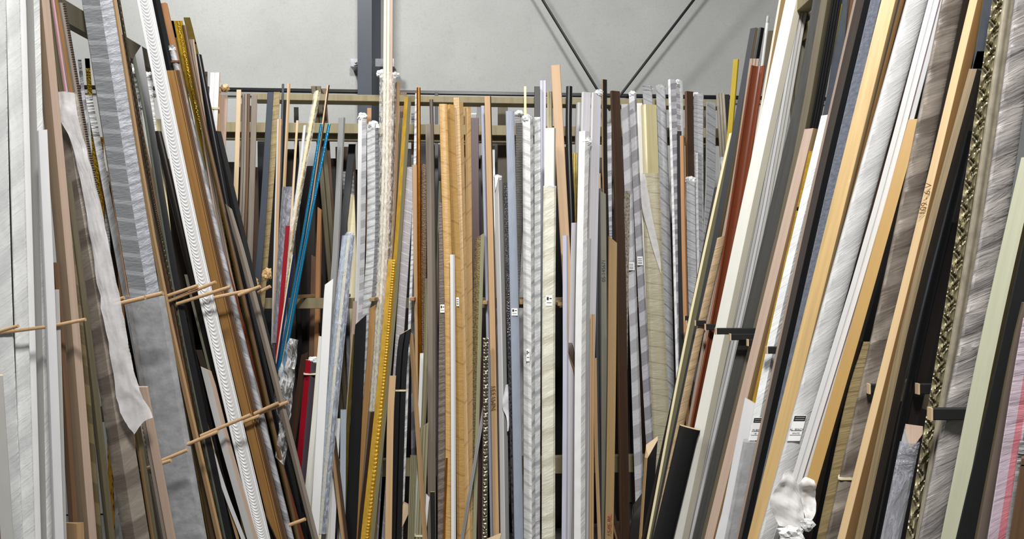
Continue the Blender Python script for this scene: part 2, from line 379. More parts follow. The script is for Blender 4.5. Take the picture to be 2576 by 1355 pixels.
FAMILY = {'t_': 'wrapped_frame_strip'}
def strip_name(s):
    if 'nm' in s.o: return s.o['nm']
    m = s.m
    if m.startswith('t_'): return 'wrapped_frame_strip'
    if m in ('weave','carvedolive','carvedgrey','carvedblack','redgold','golddots') or s.pr in ('wave','leaf','chain'): return 'carved_frame_strip'
    k = MATS.get(m, (W_,))[0]
    return {P_: 'painted_frame_strip', W_: 'wooden_frame_strip', M_: 'metallic_frame_strip'}[k]
def at_y(s, py):
    """the point on the strip's axis that shows at picture height py"""
    P = s.P; best = None
    for i in range(401):
        q = catmull(P, i/400); y = CY - (q.z-CAM_Z)*F/q.y
        if best is None or abs(y-py) < best[0]: best = (abs(y-py), i/400, q)
    a = (catmull(P, min(1, best[1]+.01)) - catmull(P, max(0, best[1]-.01))).normalized()
    return best[2], a
def sub_path(s, y0, y1):
    ts = []
    for py in (y0, y1):
        best = min(range(401), key=lambda i: abs(CY - (catmull(s.P, i/400).z-CAM_Z)*F/catmull(s.P, i/400).y - py)); ts.append(best/400)
    return [catmull(s.P, ts[0] + (ts[1]-ts[0])*i/6) for i in range(7)]
GROUP = {'left': 'frame mouldings leaning on the left rack', 'back': 'frame mouldings leaning on the back rack', 'right': 'frame mouldings leaning on the right rack'}
def crumple(name, c, r, seed, parent, m='t_white', sq=(1, .5, .8)):
    bm = bmesh.new(); bmesh.ops.create_icosphere(bm, subdivisions=3, radius=1)
    for v in bm.verts:
        n = v.co.copy()
        h = 1 + .45*noise.noise(n*1.6 + Vector((seed*3.1, 0, 0))) + .35*noise.noise(n*3.3 + Vector((0, seed*1.7, 0)))
        v.co = Vector((n.x*h*r*sq[0], n.y*h*r*sq[1], n.z*h*r*sq[2])) + Vector(c)
    bm.verts.index_update(); vs = [v.co.copy() for v in bm.verts]; fs = [[v.index for v in f.verts] for f in bm.faces]; bm.free()
    return link(name, mesh(name, vs, fs, True, .22), [m], parent)
def text_mesh(name, txt, c, ax, ay, size, m, parent, depth=.0004):
    cu = bpy.data.curves.new(name, 'FONT'); cu.body = txt; cu.size = 1; cu.align_x = 'CENTER'; cu.align_y = 'CENTER'; cu.extrude = 0
    o = bpy.data.objects.new(name, cu); C.objects.link(o)
    me = bpy.data.meshes.new_from_object(o); bpy.data.objects.remove(o); bpy.data.curves.remove(cu)
    c = Vector(c)
    for v in me.vertices: v.co = c + ax*v.co.x*size + ay*v.co.y*size
    me.materials.clear(); me.name = name
    return link(name, me, [m], parent)
def build(s):
    Y, o = s.Y, s.o
    pt = back_pt if s.rack == 'back' else side_pt
    P = [pt(x, y, Y) for x, y in s.pts]
    d0 = P[-1]-P[-2]
    if P[-1].z > .01 and d0.z < 0: P.append(P[-1] + d0*((P[-1].z-.008)/-d0.z))
    s.P = P
    ym = sum(q.y for q in P[:2])/2; xm = (s.pts[0][0]+s.pts[-1][0])/2
    w = s.w*ym/F; k = (xm-CX)/F
    rel = o.get('rel'); step = o.get('step'); pr = s.pr; relief = None
    if pr in RELIEF: relief, step, prf, vb = RELIEF[pr]; secs = [(u, v+.2 if v > -.49 else v) for u, v in prof(prf)]
    else: secs = prof(pr)
    if s.m.startswith('t_') and not relief:
        relief = rel_crink(o.get('amp', .0022), o.get('sc', 30), o.get('skew', .6)); step = .014
        o2 = []                                                   # a finer outline so the paper can crumple
        for (u, v), (u2, v2) in zip(secs, secs[1:]):
            n = max(1, int(abs(u2-u)*9)); o2 += [(u+(u2-u)*i/n, v+(v2-v)*i/n) for i in range(n)]
        secs = o2 + [secs[-1]]
    cap = o.get('cap', s.m if (s.m.startswith('t_') or MATS.get(s.m, (0,))[0] == W_) else 'rawpine')
    m2 = o.get('m2')
    sc = ym/F
    ob = link(strip_name(s), section_mesh('strip', s, P, secs, s.d, w, k, relief, step, o.get('cut', 0)*sc, o.get('cutv', 0)*sc, m2),
              [s.m, cap] + [q[0] for q in (m2 or [])])
    tag(ob, s.label, o.get('cat', 'frame moulding'), o.get('group', GROUP[s.rack]), 'thing')
    s.ob = ob
    hull = [(0,-.5),(0,.3),(.15,.5),(.85,.5),(1,.3),(1,-.5)]
    for y0, y1, m, g in o.get('sleeve', []):
        fine = []
        for (u, v), (u2, v2) in zip(hull, hull[1:]): fine += [(u+(u2-u)*i/4, v+(v2-v)*i/4) for i in range(4)]
        link('wrap', section_mesh('wrap', s, sub_path(s, y0, y1), fine+[hull[-1]], s.d, w, k, rel_crink(o.get('samp', .004), 24, .5), .012, grow=g*sc), [m, m], ob)
    for y, h in o.get('tie', []):
        c, a = at_y(s, y)
        ring = section_mesh('tie', s, [c + Vector((0,0,h*sc/2)), c - Vector((0,0,h*sc/2))], hull, s.d, w, k, grow=2.2*sc, nrows=2)
        link('tie', ring, [o.get('tiem', 'string')]*2, ob)
    for dx, y, r, m in o.get('knob', []):
        c, a = at_y(s, y); crumple('wrap_end', c + Vector((dx*sc, 0, 0)), r*sc, s.w+y*.01, ob, m, (1, .55, o.get('ksq', .8)))
    for u, y, lw, lh, kind in o.get('lab', []):
        c, a = at_y(s, y); h = s.d/2 + .004
        c = c + Vector(((u-.5)*w - h*k, -h, 0)); ax = Vector((1,0,0)); up = -a
        lb = link('label', box_mesh('label', c, ax*lw*sc/2, Vector((0,.0006,0)), up*lh*sc/2), ['paper'], ob)
        tag(lb, 'white paper sticker with black print')
        fr = Vector((0,-.001,0))
        def bar(y, hh, ww, x=0, m='ink'):
            link('print', box_mesh('print', c + fr + up*y*lh*sc + ax*x*lw*sc, ax*ww*lw*sc/2, Vector((0,.0003,0)), up*hh*lh*sc/2), [m], lb)
        if kind == 'tag':
            bar(.38, .2, .92); bar(-.1, .012, .9); bar(-.27, .012, .9)
            for q in (.42, .34): link('print', box_mesh('print', c + fr*1.5 + up*q*lh*sc, ax*.38*lw*sc, Vector((0,.0003,0)), up*.005*lh*sc), ['paper'], lb)
            text_mesh('print', o['ltext'][1], c + fr*1.6 - up*.05*lh*sc, ax, up, .11*lh*sc, 'ink', lb)
            text_mesh('print', o['ltext'][2], c + fr*1.6 - up*.2*lh*sc, ax, up, .09*lh*sc, 'ink', lb)
        elif kind == 'lines':
            for q in (.25, .05, -.15, -.3): bar(q, .06, .7, -.03)
        elif kind == 'box': bar(.2, .3, .3, -.22); bar(.2, .1, .35, .22); bar(-.2, .05, .7)
    for u, y, txt, size, m in o.get('write', []):
        c, a = at_y(s, y); h = s.d/2 + .0012; up = -a
        text_mesh('handwriting', txt, c + Vector(((u-.5)*w - h*k, -h, 0)), up, Vector((-1,0,0)) + a*0, size*sc, m, ob)
def sheet(name, grid, Y, parent, m, rack='side', thick=.0012, amp=.006, seed=1, n=6):
    """a loose flap of paper through a grid of picture points at depth Y (+ per-point offset)"""
    R, Q = len(grid), len(grid[0]); vs = []
    G = [[(side_pt if rack != 'back' else back_pt)(g[0], g[1], Y + (g[2] if len(g) > 2 else 0)) for g in row] for row in grid]
    NU, NV = (Q-1)*n+1, (R-1)*n+1
    for i in range(NV):
        for j in range(NU):
            col = [catmull(row, j/(NU-1)) if Q > 1 else row[0] for row in G]
            q = catmull(col, i/(NV-1))
            q = q + Vector((0, amp*noise.noise(q*18 + Vector((seed, 0, 0))) + amp*.4*noise.noise(q*60), 0)); vs.append(q)
    N = len(vs); vs += [v + Vector((0, thick, 0)) for v in vs]; fs = []
    for i in range(NV-1):
        for j in range(NU-1):
            a, b, c2, d = i*NU+j, i*NU+j+1, (i+1)*NU+j+1, (i+1)*NU+j
            fs += [(a, d, c2, b), (N+a, N+b, N+c2, N+d)]
    edge = [j for j in range(NU)] + [i*NU+NU-1 for i in range(1, NV)] + [(NV-1)*NU+j for j in range(NU-2, -1, -1)] + [i*NU for i in range(NV-2, 0, -1)]
    for a, b in zip(edge, edge[1:]+edge[:1]): fs.append((a, b, N+b, N+a))
    return link(name, mesh(name, vs, fs, True, 1.2), [m], parent)
# ================================================================== LEFT RACK, nearest first
cur = 'left'
p('broad beige board at the bottom left corner of the photo', 'shadewhite', 'flat', 34, '-10,943 18,1355')
p('orange-brown wooden strip at the bottom left corner of the photo', 'orangebeech', 'flat', 20, '-12,1200 6,1355', Y=1.7)
p('short white moulding with a slant-cut top, in front of the beech board at far left', 'greywhite', ('two', .22), 28, '105,325 128,830 147,1355', cut=5, m2=[('white', 0, .22)])
peg(-40,845,46,819); peg(-40,842,130,820)
p('wide white moulding wrapped in creased tissue, leftmost in the photo', 't_pale', 'flat', 60, '-17,-60 -2,677 27,1355', skew=1.2, amp=.003)
p('white tissue-wrapped moulding, second from the left edge', 't_pale', 'flat', 36, '30,-60 50,677 70,1355', skew=1.2, amp=.003)
p('smooth white moulding between the tissue-wrapped ones and the grey-white crinkled edge', 'white', 'flat', 17, '55,-60 76,677 95,1355')
p('grey-white moulding with one tissue-crinkled edge, left of the beech board', 'shadewhite', ('two', .55), 34, '81,-60 101,677 116,1355', m2=[('t_pale', .55, 1)])
peg(115,823,215,803)
p('narrow cream-white strip with its top halfway up, left of the beech board', 'shadewhite', 'flat', 16, '141,728 150,1000 160,1355')
p('brown cardboard-coloured block end standing low at left', 'tanwood', ('two', .6), 46, '188,1313 190,1355', cutv=4)
p('brown wooden strip behind the short white moulding at left', 'brown', ('two', .5), 24, '136,660 160,960 185,1320')
p('tall beech board with a darker left face and pale right face at left', 'pinkbeech', ('two', .55), 44, '96,-60 147,440 180,860 223,1355', m2=[('duskbeech', 0, .55)])
p('drab olive moulding wrapped in overlapping brown paper, right of the beech board', 't_olive', 'soft', 20, '152,430 209,895 248,1355', amp=.001)
p('plain olive board just right of the paper-wrapped olive one', 'olive', ('two', .4), 24, '168,450 226,895 278,1355')
p('dark brown moulding half wrapped in sheer tissue with a torn white flap', 't_sheerdark', ('two', .45), 68, '160,232 194,440 270,895 343,1355', skew=.5)
p('dark olive moulding behind the pink-edged strip at upper left', 'olive', 'ogee', 20, '116,-20 150,217 215,620', m2=[('darkwalnut', 0, .3)])
p('narrow dusty pink moulding near the upper left corner', 'pink', 'round', 12, '129,-20 164,217 230,640')
p('thin golden brown strip between the pink and the beaded beige mouldings', 'oak', 'flat', 8, '138,-20 168,160 240,600')
peg(280,760,312,748); peg(280,768,365,748, 5.5); peg(340,754,410,737, 5.5)
p('olive gold strip with a bolt end at the low left pegs', 'tanwood', ('two', .5), 18, '343,1060 388,1355', m2=[('olive', .5, 1)])
p('pale pinkish board standing before the big grey tissue bundle, low left', 'pinkbeech', ('step', .3), 32, '356,972 378,1090 427,1355', m2=[('greybrown', 0, .3)])
peg(355,1182,430,1157); peg(390,1165,472,1131); peg(455,1124,548,1085); peg(505,1096,630,1043)
p('big grey moulding wrapped in banded tissue, tallest wrapped one at left', 't_greyband', ('two', .58), 78, '236,-60 313,460 361,720 400,930 470,1355', m2=[('t_greyfine', .58, 1)], skew=-.1, sc=22,
  sleeve=[(745,1500,'sheergrey',10)], knob=[(10,775,30,'bubble')], ksq=.5)
p('beige moulding with a beaded rope right edge at upper left', 'greybrown', 'ropeedge', 32, '148,8 186,217 219,420 283,745 311,881')
p('long thin orange-tan strip crossing the upper left', 'tanwood', 'flat', 9, '201,-60 281,460 336,810', m2=[('orangebeech', 0, 1)])
p('slim tan wooden strip along the right side of the big grey tissue bundle', 'tanwood', ('two', .6), 15, '283,-20 356,460 449,900 551,1355')
peg(380,758,497,718); peg(425,757,543,709); peg(445,764,580,721)
p('brown wooden moulding with its top just below the left rail', 'brown', ('two', .5), 18, '296,82 380,460 440,800', pad=.02)
p('dark bronze rope-carved strip at upper left', 'bronze', 'rope', 9, '293,-30 378,460 428,710', nm='carved_frame_strip')
p('thin dark gold strip beside the bronze rope-carved one', 'oldgold', 'round', 7, '284,-30 366,460 420,760')
p('black moulding with a pointed mitred top under the left rail', 'black', ('two', .3), 23, '343,112 400,460 432,645 470,900 575,1355', cut=40, m2=[('greengrey', 0, .3)])
p('short white moulding with a slanted top among black ones, low left', 'white', ('two', .62), 27, '518,922 560,1090 635,1355', cut=-12, m2=[('pinkbeech', .62, 1)])
p('thin white bent strip beside the short white slanted one', 'greywhite', 'flat', 11, '520,1090 566,1235 612,1355')
p('narrow tan strip between two black mouldings, low left', 'tanwood', 'flat', 8, '455,800 515,1050 598,1355')
p('black grooved moulding left of the short white slanted one', 'black', ('groove', 2), 20, '410,560 490,920 590,1355')
p('carved dark bronze moulding showing only low down at left', 'carvedgrey', 'flat', 16, '492,980 535,1160 590,1355')
p('tall white moulding carved with a column of scalloped waves', 'white', 'wave', 38, '351,-60 458,460 552,900 662,1355')
p('tan-backed black strip leaning under the white scalloped moulding', 'darkwalnut', 'flat', 16, '500,880 590,1190 640,1355')
p('brown-black moulding just left of the white scalloped one', 'blackbrown', 'round', 20, '398,330 420,440 478,680 534,900 650,1355')
p('pale wooden board edge behind the white scalloped moulding', 'paleply', 'flat', 22, '420,400 455,560 545,900')
p('grey-brown strip tucked against the left edge of the white scalloped moulding', 'greyolive', 'flat', 14, '470,690 560,1050 600,1210')
p('black channel moulding with raised lips at the foot of the white scalloped one', 'black', 'chan', 27, '645,1272 682,1355', cut=-6)
peg(600,742,655,720); peg(650,736,680,720); peg(535,749,635,728)
peg(590,1070,653,1045); peg(640,1040,700,1013); peg(650,1040,725,1010); peg(728,1320,768,1305)
p('taupe round-edged pole leaning out across the left corner of the back rack', 'taupe', ('two', .5), 17, '575,512 677,895 793,1355', cut=-14, m2=[('greybrown', .5, 1)], Y=2.75)
p('long oak-brown moulding with dark ridges down its right side', 'oak', 'ridge', 38, '436,178 492,460 596,900 703,1355', m2=[('brown', .7, 1)])
p('thin moulding spiral-wrapped in white tissue and tied near its top', 't_diag2', 'round', 17, '432,114 512,460 622,900 731,1355', tie=[(157,5)], tiem='brown', skew=-.8, knob=[(0,122,8,'t_white')])
p('long black moulding between the white scalloped and the oak-brown ones', 'black', ('two', .5), 24, '379,-60 391,0 486,460 582,895 675,1355')
p('orange beech strip with a square top beside the long black moulding', 'orangebeech', ('two', .75), 20, '411,8 437,125 480,330')
p('brown gold rounded moulding in front of the square-topped olive gold one', 'brown', 'round', 13, '463,64 510,300 560,520', m2=[('oldgold', 0, .4)])
p('brown and cream edged strip just below the orange beech top', 'brown', ('two', .4), 14, '418,76 434,170 470,330', m2=[('cream', 0, .4)])
p('dark reddish strip between the oak-brown moulding and the spiral-wrapped one', 'mahogany', 'flat', 9, '432,170 490,380 540,560')
p('pinkish grey grooved moulding right of the gold ones', 'pinkbeech', ('groove', 3), 16, '480,100 532,440 572,680 660,1050', m2=[('greybrown', .3, .7)])
p('glossy black moulding at the right end of the left rack', 'black', 'round', 22, '496,137 553,440 640,880 720,1260')
p('second black moulding leaning beside the taupe pole', 'matblack', ('two', .5), 22, '545,330 600,560 680,900 740,1150')
p('charcoal moulding glimpsed under the taupe pole', 'charcoal', ('two', .5), 18, '560,480 610,700 668,930 730,1200')
p('olive gold square-topped strip, tallest of the gold ones at upper left', 'oldgold', 'flat', 16, '470,45 485,105 520,260')
p('small gold strip peeping out left of the beaded gold moulding', 'oldgold', 'flat', 8, '441,95 458,180')
p('gold moulding with a beaded dark groove at upper left', 'gold', ('groove', 3), 22, '448,54 478,200 530,430', m2=[('golddots', .4, .62)])
# small tops and things in the gaps between the left strips
p('white tissue-covered moulding standing behind the thin orange-tan strip', 't_white', 'flat', 18, '222,240 240,330 268,480', Y=3.12)
p('gold moulding with dotted edge behind the beaded beige moulding', 'golddots', 'flat', 12, '221,170 230,280', Y=3.12, m2=[('gold', .55, 1)])
p('grey-white wrapped strip with a black tip behind the beaded beige moulding', 't_check2', 'flat', 9, '203,178 214,280', Y=3.12, m2=[])
p('thin yellow gold strip low behind the beaded beige moulding', 'gold', 'flat', 8, '237,326 232,480', Y=3.14)
p('red and gold carved strip behind the thin orange-tan strip', 'redgold', 'flat', 13, '254,345 256,520 262,700', Y=3.16)
p('white crinkled wrap standing right of the red and gold carved strip', 't_crink', 'flat', 12, '270,430 270,560 276,760', Y=3.14)
p('yellow-brown strip in the gap left of the big grey tissue bundle', 'honey', 'flat', 10, '296,600 305,740 318,900', Y=3.16)
p('white bundled tissue wrap left of the pointed black moulding', 't_white', 'flat', 16, '338,178 350,300 372,460', Y=3.1, knob=[(0,182,12,'t_white'),(4,270,10,'t_white')])
p('white tissue-wrapped strip with a gathered top right of the pointed black moulding', 't_white', 'flat', 15, '376,186 384,300 398,420', Y=3.1, knob=[(0,190,11,'t_white'),(2,240,9,'t_white')])
p('cream board with black border between the pointed black and scalloped mouldings', 'cream', 'flat', 17, '396,300 404,420 420,560', Y=3.12, m2=[('black', .85, 1)])
p('bright gold crumpled strip behind the bronze rope-carved one', 'brightgold', 'round', 8, '380,330 398,480 420,640', Y=3.13)
p('shiny silver green strip left of the pointed black moulding', 'greengrey', 'round', 9, '352,190 384,400 430,640', Y=3.08)
# ================================================================== RIGHT RACK, nearest first
cur = 'right'
p('dark brown wooden board in the bottom right corner', 'brown', 'flat', 40, '2590,1150 2558,1355', Y=1.3)
p('grey tissue-wrapped strip just left of the bottom right corner', 't_greywide', 'flat', 22, '2576,1110 2541,1355', Y=1.32)
p('lilac tissue-wrapped moulding with a rosy red stripe, lower right', 't_rose', 'flat', 52, '2600,800 2572,960 2512,1340', m2=[('t_pinkred', .48, .8)], Y=1.33, amp=.0015)
p('taupe moulding with a dark olive edge beside the red-striped one, lower right', 'greybrown', ('two', .2), 30, '2585,760 2550,912 2466,1355', m2=[('olive', 0, .2)], Y=1.37)
p('broad black moulding in the lower right between sage and taupe ones', 'matblack', 'flat', 56, '2640,430 2538,900 2432,1355', Y=1.4)
p('sage green moulding with an olive gold right side, far right', 'sage', ('two', .78), 56, '2597,395 2497,840 2394,1355', m2=[('oldgold', .78, 1)])
peg(2470,1040,2342,1040, 15, 'matblack', Y=1.5)
p('wide crumpled sheer-tissue moulding at the far right edge', 't_crinkgrey', 'soft', 64, '2590,-60 2524,441 2444,847 2353,1300', skew=.9, amp=.006, sc=24)
p('silver beige smooth moulding left of the crumpled tissue one, far right', 'silverbeige', 'ogee', 30, '2547,-60 2476,441 2418,780 2332,1270')
p('ornate silver moulding carved with curling leaves, right side', 'ornsilver', 'leaf', 30, '2520,-60 2446,441 2374,864 2296,1340')
p('slant-topped moulding in clear film with a raw wooden end, lower right', 'grey', ('two', .3), 44, '2300,1068 2285,1130 2240,1355', cut=-6, cutv=-60, cap='pinkbeech', sleeve=[(1112,1500,'cleargrey',3)])
peg(2370,977,2310,977, 13, 'matblack', Y=1.78)
p('olive walnut moulding with a bold grain left of the silver carved one', 'walnut', ('two', .5), 38, '2455,172 2387,441 2288,800 2182,1300', m2=[('darkwalnut', .5, .8)], cut=-8)
p('dark slate moulding behind the walnut one at upper right', 'slate', 'flat', 28, '2497,-60 2460,170 2420,330')
p('glossy black moulding between the walnut and the silver carved ones', 'black', 'round', 26, '2440,330 2380,560 2285,1000 2215,1330')
p('dark brown-black board low between walnut and silver carved mouldings', 'blackbrown', 'flat', 40, '2400,560 2330,880 2240,1300')
p('long honey pine moulding with a pale left half, right side', 'goldpine', ('two', .45), 44, '2475,-60 2357,441 2242,900 2132,1340', m2=[('honey', .47, 1)], write=[(.22,500,'109 - 6 V',22,'pencil')])
peg(2230,977,2187,977, 12, 'matblack', Y=1.92)
p('brown moulding loosely wrapped in sheer grey tissue, right of the mustard one', 't_sheerdark', 'soft', 54, '2408,-60 2330,330 2225,830 2165,1060 2105,1355', amp=.007, sc=18, skew=1, tie=[(1200,5)], d=.03)
p('mustard yellow moulding with a square top and dark side', 'mustard', ('two', .76), 40, '2305,300 2267,441 2152,847 2050,1200', m2=[('darkwalnut', .76, 1)])
p('kraft-coloured paper-wrapped board right of the mustard moulding foot', 't_kraftdark', 'flat', 46, '2195,860 2150,1010 2080,1340', amp=.001)
p('white moulding with fine grooves and a mauve right edge', 'white', ('groove', 3), 44, '2373,-60 2243,441 2136,800 2005,1230', m2=[('mauve', .55, .78), ('greywhite', .78, 1)])
p('black filler moulding in the dark gap right of the white grooved one', 'matblack', 'flat', 44, '2395,-60 2310,280 2200,640')  # filler added so that this gap stays black
p('wide pale moulding tightly wrapped in crinkled grey-white tissue with a sticker', 't_grain', 'soft', 56, '2323,-60 2189,441 2066,864 1993,1132 1937,1355', skew=1, sc=26,
  lab=[(.4,1072,31,66,'tag')], ltext=('', 'AL. BEACH', 'WHITE'))
p('long knotty pine moulding with white spots, right side', 'pine', ('two', .8), 44, '2254,-60 2130,441 1902,1355', m2=[('spotpine', 0, .8)])
p('brown gold strip with a dark edge behind the knotty pine moulding', 'honey', ('two', .5), 18, '2282,-60 2150,441 2090,700 2020,980', m2=[('blackbrown', 0, .5)])
p('embossed blue-silver moulding left of the knotty pine one', 'navyemb', 'flat', 26, '2218,-60 2108,407 2006,860', d=.02)
p('black edge strip left of the embossed blue-silver moulding', 'black', 'flat', 15, '2196,-60 2086,407 1984,860')
p('broad brown-grey wooden moulding with a pinkish left edge', 'darktaupe', ('two', .16), 42, '2182,-60 2160,34 2075,425 2005,712 1958,960 1930,1080', m2=[('pinkbeech', 0, .14)])
peg(1975,880,1930,880, 9, 'matblack', Y=2.32)
p('square-ended short white moulding with a slanted top, lower right', 'greywhite', ('two', .85), 36, '1892,1000 1838,1270 1817,1355', cut=-20, m2=[('slate', .85, 1)])
p('pale blue-white tissue-wrapped moulding with a sticker and sheer paper below', 't_pale', ('two', .6), 30, '2078,290 2048,440 1960,785 1932,930 1890,1130 1850,1355', skew=1, lab=[(.5,1075,23,58,'tag')], ltext=('', 'PILBER', 'SE'),
  sleeve=[(1108,1500,'sheergrey',12)])
p('yellow-gold strip half hidden behind the pinkish beech moulding', 'brightgold', 'flat', 10, '2040,380 2010,520 1980,650')
p('pinkish beech moulding with a darker right face and square top', 'pinkbeech', ('two', .6), 36, '2042,324 1960,660 1790,1355', m2=[('tanwood', .8, 1), ('taupe', .6, .8)])
peg(1910,861,1882,861, 8, 'matblack', Y=2.55)
p('dark olive board with a sloping top right of the pinkish beech moulding', 'darkwalnut', 'flat', 30, '1993,592 1940,800 1905,960 1850,1180', cut=-40)
peg(1910,847,1838,847, 8, 'matblack', Y=2.6); peg(1912,833,1802,832, 8, 'matblack', Y=2.62)
p('olive-brown wooden moulding running up to the right rail', 'olive', ('two', .6), 28, '2082,-20 1996,455 1812,1210')
p('black ribbed moulding with parallel lines at upper right', 'black', ('groove', 5), 32, '2112,-60 2073,170 2045,322 2000,540')
p('lemon yellow strip beside the black ribbed moulding', 'brightyellow', ('two', .5), 14, '2112,10 2080,190 2050,330 1990,600')
p('slate grey flat strip right of the lemon yellow one', 'slate', 'flat', 28, '2126,-60 2108,140 2087,285 2060,420')
p('brown wooden strip left of the broad brown-grey moulding, upper right', 'brown', ('groove', 2), 26, '2146,-60 2124,120 2100,240 2070,400')
p('wide charcoal-stained wooden board at the right rail', 'charwood', 'flat', 36, '2074,-60 2034,170 2003,320 1950,540', cut=0)
p('small cream wooden end beside the charcoal board', 'paleply', 'flat', 12, '2024,248 2000,400 1975,520')
p('black rounded-top broad moulding standing low at the right rack', 'matblack', 'soft', 52, '1736,1068 1705,1200 1668,1355', cut=-14)
p('tan board marked in pencil behind the white mouldings, right rack', 'kraftwood', ('two', .8), 23, '1922,642 1893,813 1855,1000 1800,1220', write=[(.45,725,'XC375',19,'pencil')], m2=[('olive', .8, 1)])
p('thin silver rope strip against the wall gap, right rack', 'silver', 'rope', 7, '1965,482 1925,690 1890,860', nm='carved_frame_strip')
p('large off-white two-faced moulding, whitest and widest of the right rack', 'offwhite', ('two', .62), 44, '2010,-60 1998,0 1902,460 1826,800 1780,1000 1712,1355', m2=[('creamwhite', .62, 1)], d=.02)
p('grey-white grooved moulding on the right of the large off-white one', 'shadewhite', ('groove', 5), 42, '2025,-60 1935,460 1872,757 1832,960 1760,1250', m2=[('greywhite', .4, .6)])
p('dark taupe flat strip with rounded top behind the white mouldings', 'taupe', 'flat', 13, '2012,38 1985,230 1930,500')
p('orange beech strip behind the olive-brown one near the right rail', 'orangebeech', 'flat', 12, '2066,66 2042,200 2010,330')
p('cream-edged tan strip left of the large off-white moulding', 'kraftwood', ('two', .3), 18, '1979,-60 1968,0 1890,440 1835,745 1790,960', m2=[('creamwhite', 0, .3)])
p('black sloping moulding low between the off-white and beech ones, right rack', 'matblack', ('two', .6), 36, '1818,1120 1790,1240 1755,1355', cut=24)
peg(1818,822,1775,822, 7.5, 'matblack', Y=2.95)
p('red-brown mahogany moulding with a polished hollow face', 'mahogany', 'scoop', 36, '1906,166 1866,460 1824,700 1781,934 1700,1345')
peg(1775,812,1750,812, 6.5, 'matblack', Y=3.02)
p('brown-paper wrapped moulding left of the mahogany one, overlapped halfway', 't_kraftbeige', 'soft', 20, '1816,592 1776,757 1735,960 1700,1120', cut=6)
p('raw beech strip with its top just above the mahogany moulding', 'pinkbeech', ('groove', 3), 24, '1898,149 1856,440 1812,680')
p('black moulding with a square top right of the mahogany top', 'black', ('two', .5), 16, '1915,70 1890,220 1860,400')
p('thin white strip poking up above the black moulding, right rack', 'white', 'round', 8, '1931,52 1915,180')
p('olive-brown flat strip behind the thin white tip, right rack', 'olive', 'flat', 14, '1940,78 1915,200 1890,330')
p('charcoal black moulding rising left of the mahogany one', 'charcoal', ('two', .6), 23, '1899,71 1872,238 1828,460 1770,780 1720,1000', m2=[('walnut', .62, 1)], cut=0)
p('olive moulding with a cream left edge in front of the wrapped grey ones', 'olivecream', ('two', .28), 22, '1845,335 1798,550 1750,757 1705,1000 1640,1340', m2=[('cream', 0, .28)])
p('golden yellow square-topped strip left of the charcoal moulding', 'yellow', ('two', .8), 15, '1852,149 1837,330 1823,480 1800,700')
p('long black moulding leaning left at the corner of right and back racks', 'blackbrown', 'soft', 22, '1809,470 1764,700 1712,950 1645,1260', cut=-8)
peg(1745,812,1728,812, 6, 'matblack', Y=3.15); peg(1745,800,1722,800, 6, 'matblack', Y=3.16)
# ================================================================== BACK RACK, front layer first
cur = 'back'
# short strips at the foot of the rack
p('raw-ended dark moulding with a tan left edge, standing low at right of centre', 'matblack', ('two', .25), 30, '1640,1098 1622,1355', cutv=-30, cut=22, m2=[('tanwood', 0, .25)])
p('shorter raw-ended dark moulding, lowest of the pair right of centre', 'blackbrown', 'flat', 22, '1605,1240 1595,1355', cutv=-24, cut=30)
p('pale mitred board end at the very bottom, centre', 'paleply', 'flat', 34, '1244,1342 1242,1355', cut=14)
p('white slim moulding with a pointed top before the kraft-wrapped ones', 'white', ('two', .6), 12, '1138,640 1140,950 1141,1355', cut=0)
p('beech strip standing free in front of the gold mouldings', 'beech', 'flat', 17, '988,945 982,1060 977,1355')
p('gold moulding edged with a row of small beads', 'brightgold', 'bead', 19, '986,652 960,950 917,1355', nm='metallic_frame_strip')
p('long yellow gold moulding with a beige right side', 'brightgold', ('two', .5), 18, '1025,245 1010,550 981,830 932,1355', m2=[('olivecream', .5, 1)])
p('black bundled mouldings tied with string, in front of the grey tissue strip', 'black', ('groove', 2), 28, '1020,825 1008,955 996,1355', cut=16, tie=[(981,4)])
p('thin tan stick before the black tied bundle', 'tanwood', 'flat', 6, '1013,1132 1000,1355')
p('tan strip with a slanted top right of the black tied bundle', 'tanwood', ('two', .6), 12, '1033,832 1042,955 1056,1160', cut=-8)
p('olive cream stacked mouldings with a mitred top and a string near the floor', 'olivecream', ('groove', 3), 22, '1068,1062 1056,1355', cut=14, tie=[(1346,4)])
p('narrow olive moulding left of the olive cream stack', 'olivecream', ('groove', 4), 18, '1041,1145 1034,1355')
p('white mitred strip end beside a short black piece, low centre-left', 'white', 'flat', 10, '1076,1240 1066,1355', cut=-10)
p('short black strip right of the white mitred end', 'matblack', 'flat', 11, '1088,1236 1090,1355')
p('pale wooden offcut leaning sideways between black and olive bundles', 'paleply', 'flat', 26, '1028,1262 985,1355', cut=-14)
p('mitred white moulding standing left of the film-wrapped bundle', 'white', 'flat', 22, '828,700 819,860 797,1240', cut=16)
p('white moulding with a square top left of the taller mitred white one', 'offwhite', ('two', .6), 19, '811,845 794,1050 764,1355', cut=-3)
p('bundle of blue-grey and cream mouldings sealed in clear film', 'paleblue', ('groove', 3), 28, '876,592 866,727 836,980 805,1345', m2=[('cream', .34, .62), ('purplegrey', .68, 1)], sleeve=[(588,1340,'clearblue',3)], knob=[(2,588,12,'clearblue')])
p('red moulding with a purple-grey right half and a rubber band, low left of centre', 'red', ('two', .5), 28, '783,905 770,1045 745,1330', m2=[('purplegrey', .5, 1)], tie=[(940,3)], knob=[(4,893,11,'t_white')])
p('dark brown mitred moulding left of the red one', 'darkbrown', ('two', .6), 18, '767,885 745,1040 712,1260', cut=8)
p('brown wooden strip with dark lines leaning right under the film-wrapped bundle', 'tanwood', ('groove', 2), 18, '836,1095 867,1355', m2=[('darkbrown', .6, 1)])
